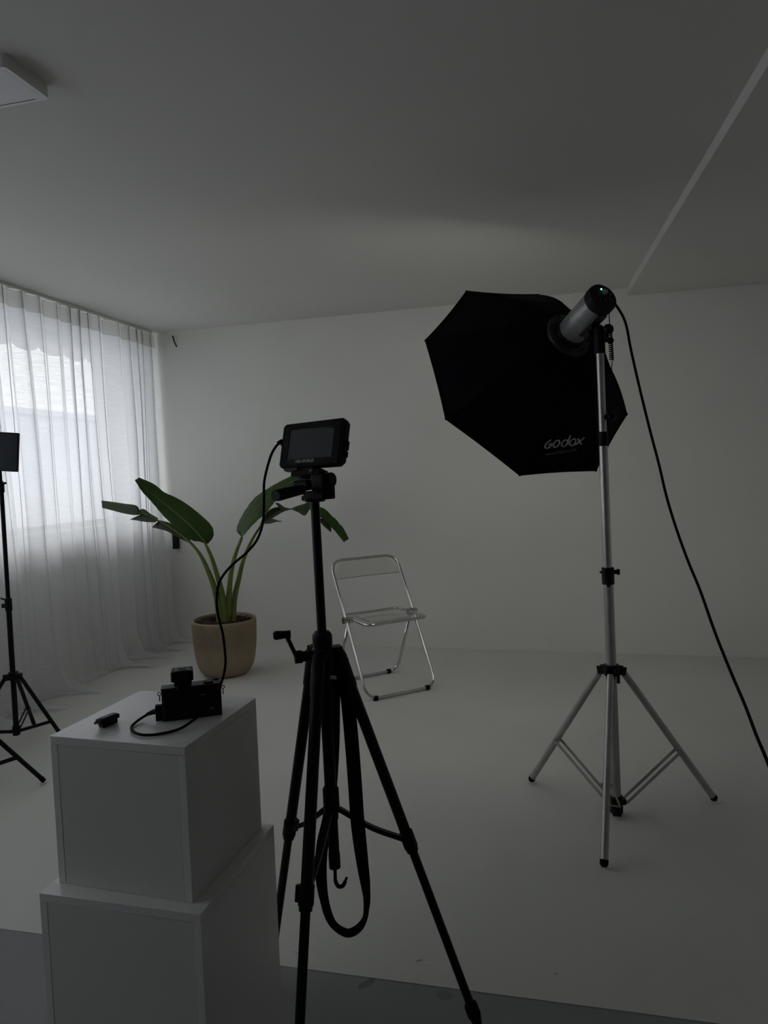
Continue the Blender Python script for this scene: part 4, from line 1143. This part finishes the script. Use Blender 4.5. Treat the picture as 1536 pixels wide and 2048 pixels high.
# clip-on microphone transmitter lying on the plinth
mc_a = math.atan2(1.271 - 1.223, -0.893 + 0.906) 
mx_ = Vector((math.cos(mc_a), math.sin(mc_a), 0)); my_ = Vector((-math.sin(mc_a), math.cos(mc_a), 0))
MCF = frame((-0.897, 1.213, 0.7762), mx_, my_, (0, 0, 1))
mt = thing('microphone_clip', 'tiny black clip-on microphone lying left of the camera', 'microphone', MCF @ Vector((0.02, 0, 0)))
rtm = Matrix.Rotation(0.20, 3, 'Y')
MB(MCF).box((0.022, -0.002, 0.0135), (0.047, 0.019, 0.010)).build('body', M['black_plastic'], mt, bevel=0.003)
MB(MCF).box((0.022, -0.002, 0.0188), (0.032, 0.013, 0.001)).build('face_plate', M['dark_grey'], mt, bevel=0.0004)
MB(MCF).box((0.022, -0.003, 0.0045), (0.036, 0.014, 0.008)).build('clip', M['black_metal'], mt, bevel=0.001)
q = MB(MCF)
q.cyl((-0.0045, -0.007, 0.0115), (-0.003, -0.007, 0.0115), 0.003, n=10); q.cyl((-0.0045, 0.004, 0.0115), (-0.003, 0.004, 0.0115), 0.003, n=10)
q.build('socket', M['dark_grey'], mt)

# video cable from the camera to the monitor
vc = thing('video_cable', 'black cable looping from the camera up to the monitor on the tripod', 'cable', (-0.72, 1.25, 0.78))
path = [(-0.797, 1.273, 0.797), (-0.812, 1.277, 0.793), (-0.826, 1.272, 0.786), (-0.834, 1.252, 0.7805), (-0.828, 1.222, 0.7795), (-0.806, 1.197, 0.7795), (-0.777, 1.186, 0.7795), (-0.748, 1.196, 0.7795), (-0.722, 1.222, 0.781), (-0.706, 1.250, 0.790), (-0.692, 1.276, 0.804), (-0.677, 1.296, 0.829), (-0.673, 1.310, 0.848), (-0.669, 1.32, 0.872), (-0.666, 1.32, 0.898), (-0.674, 1.33, 0.943), (-0.687, 1.34, 0.977), (-0.695, 1.35, 1.007), (-0.694, 1.36, 1.043), (-0.687, 1.38, 1.066), (-0.673, 1.4, 1.085), (-0.655, 1.42, 1.103), (-0.641, 1.44, 1.124), (-0.632, 1.45, 1.147), (-0.628, 1.46, 1.177), (-0.629, 1.47, 1.216), (-0.630, 1.48, 1.26), (-0.624, 1.505, 1.311), (-0.618, 1.525, 1.335), (-0.612, 1.540, 1.346)]
path = [p for p in path[:19]] + [tuple(TM @ Vector(p)) if k > 5 else tuple(Vector(p).lerp(TM @ Vector(p), (k + 1) / 7)) for k, p in enumerate(path[19:])]
MB().tube(spline(path, 5), 0.0028, 10).build('cord', M['rubber'], vc, angle=180)
MB(KF).box((-0.007, 0.012, 0.017), (0.013, 0.012, 0.032)).build('adapter', M['black_plastic'], vc, bevel=0.001)
MB().tube([Vector((-0.826, 1.273, 0.787)), Vector((-0.812, 1.277, 0.792)), Vector((-0.796, 1.272, 0.797))], [0.0032, 0.0055, 0.007], 12).build('plug', M['rubber'], vc)
pe = MF @ Vector((-0.088, 0.012, 0.008))
MB(TM).tube([Vector((-0.616, 1.534, 1.344)), Vector((-0.610, 1.540, 1.347)), pe], [0.0040, 0.0065, 0.0085], 12).build('plug', M['rubber'], vc)

# ------------------------------------------------------------------ black light stands on the left
def black_stand(base, feet, label, height, panel=False, tilt=(0, 0)):
    B = Vector(base)
    r = thing('light_stand', label, 'light stand', B, 'black light stands at the left')
    def P(z): return B + Vector((tilt[0] * z, tilt[1] * z, z))
    MB().cyl(P(0.06), P(0.70), 0.0125, n=16).build('lower_tube', M['black_metal'], r)
    MB().cyl(P(0.70), P(height), 0.0100, n=16).build('upper_tube', M['black_metal'], r)
    k = MB().cyl(P(0.665), P(0.725), 0.016, n=16)
    k.bar(P(0.715), P(0.715) + Vector((-0.034, -0.01, 0.012)), 0.012, 0.006)
    k.box(P(0.69) + Vector((-0.02, -0.006, 0)), (0.02, 0.012, 0.02))
    k.build('clamp', M['black_plastic'], r, bevel=0.001)
    ZC = 0.345
    co = MB().cyl(P(ZC - 0.018), P(ZC + 0.020), 0.020, n=16)
    hb = MB().cyl(P(0.055), P(0.10), 0.017, n=16)
    for f in feet:
        f = Vector(f)
        d = f - B; d.z = 0; d.normalize(); side = d.cross(Vector((0, 0, 1)))
        t_ = P(ZC) + d * 0.036
        co.bar(P(ZC), t_ + d * 0.008, 0.022, 0.028, side)
        lg = MB().cyl(t_, f, 0.0095, n=12).build('leg', M['black_metal'], r)
        fd_ = (f - t_).normalized()
        MB().tube([f - fd_ * 0.016, f + fd_ * 0.004], [0.0108, 0.0095], 12).build('rubber_foot', M['rubber'], lg)
        j = t_.lerp(f, 0.66); h_ = P(0.078) + d * 0.026
        hb.bar(P(0.078), h_, 0.018, 0.014, side)
        b_ = MB()
        for s_i in (-1, 1): b_.bar(j + side * 0.009 * s_i, h_ + side * 0.009 * s_i, 0.003, 0.012, side)
        b_.cyl(j - side * 0.012, j + side * 0.012, 0.004, n=8)
        b_.build('brace', M['black_metal'], r)
    co.build('collar', M['black_plastic'], r, bevel=0.001)
    hb.build('hub', M['black_plastic'], r, bevel=0.001)
    return P
PS = black_stand((-2.565, 2.85, 0.0), [(-2.300, 2.875, 0.012), (-2.665, 3.085, 0.018), (-2.690, 2.600, 0.018)], 'black light stand in front of the curtain with the square lamp panel on it', 1.29, tilt=(0.005, 0))
tp2 = PS(1.24)
kk = MB().cyl(PS(1.235), PS(1.285), 0.014, n=14)
le = thing('led_panel', 'flat square black lamp panel on the stand at the left edge', 'lamp', PS(1.33))
kk.cyl(PS(1.27), PS(1.27) + Vector((0.028, 0.0, 0.01)), 0.005, n=8)
kk.cyl(PS(1.28), PS(1.34), 0.007, n=10)
kk.build('mount', M['black_plastic'], le)
LF = frame(PS(1.43) + Vector((-0.0, -0.005, 0.0)), Vector((0.93, 0.36, 0.0)).normalized(), Vector((-0.36, 0.93, 0)).normalized(), (0, 0, 1))
Rl = Matrix.Rotation(0.09, 4, 'Y')
MB(LF @ Rl).box((-0.028, 0, 0.0), (0.24, 0.022, 0.185)).build('housing', M['black_plastic'], le, bevel=0.004)
MB(LF @ Rl).box((-0.028, -0.0115, 0.0), (0.232, 0.002, 0.177)).build('rear_cover', mat('dark_blue_black_plastic', (0.014, 0.022, 0.036), 0.4, noise=0.05), le)
black_stand((-2.415, 2.36, 0.0), [(-2.129, 2.500, 0.012), (-2.66, 2.52, 0.018), (-2.42, 2.06, 0.012)], 'second black light stand, only one leg and brace showing at the left edge', 1.5)
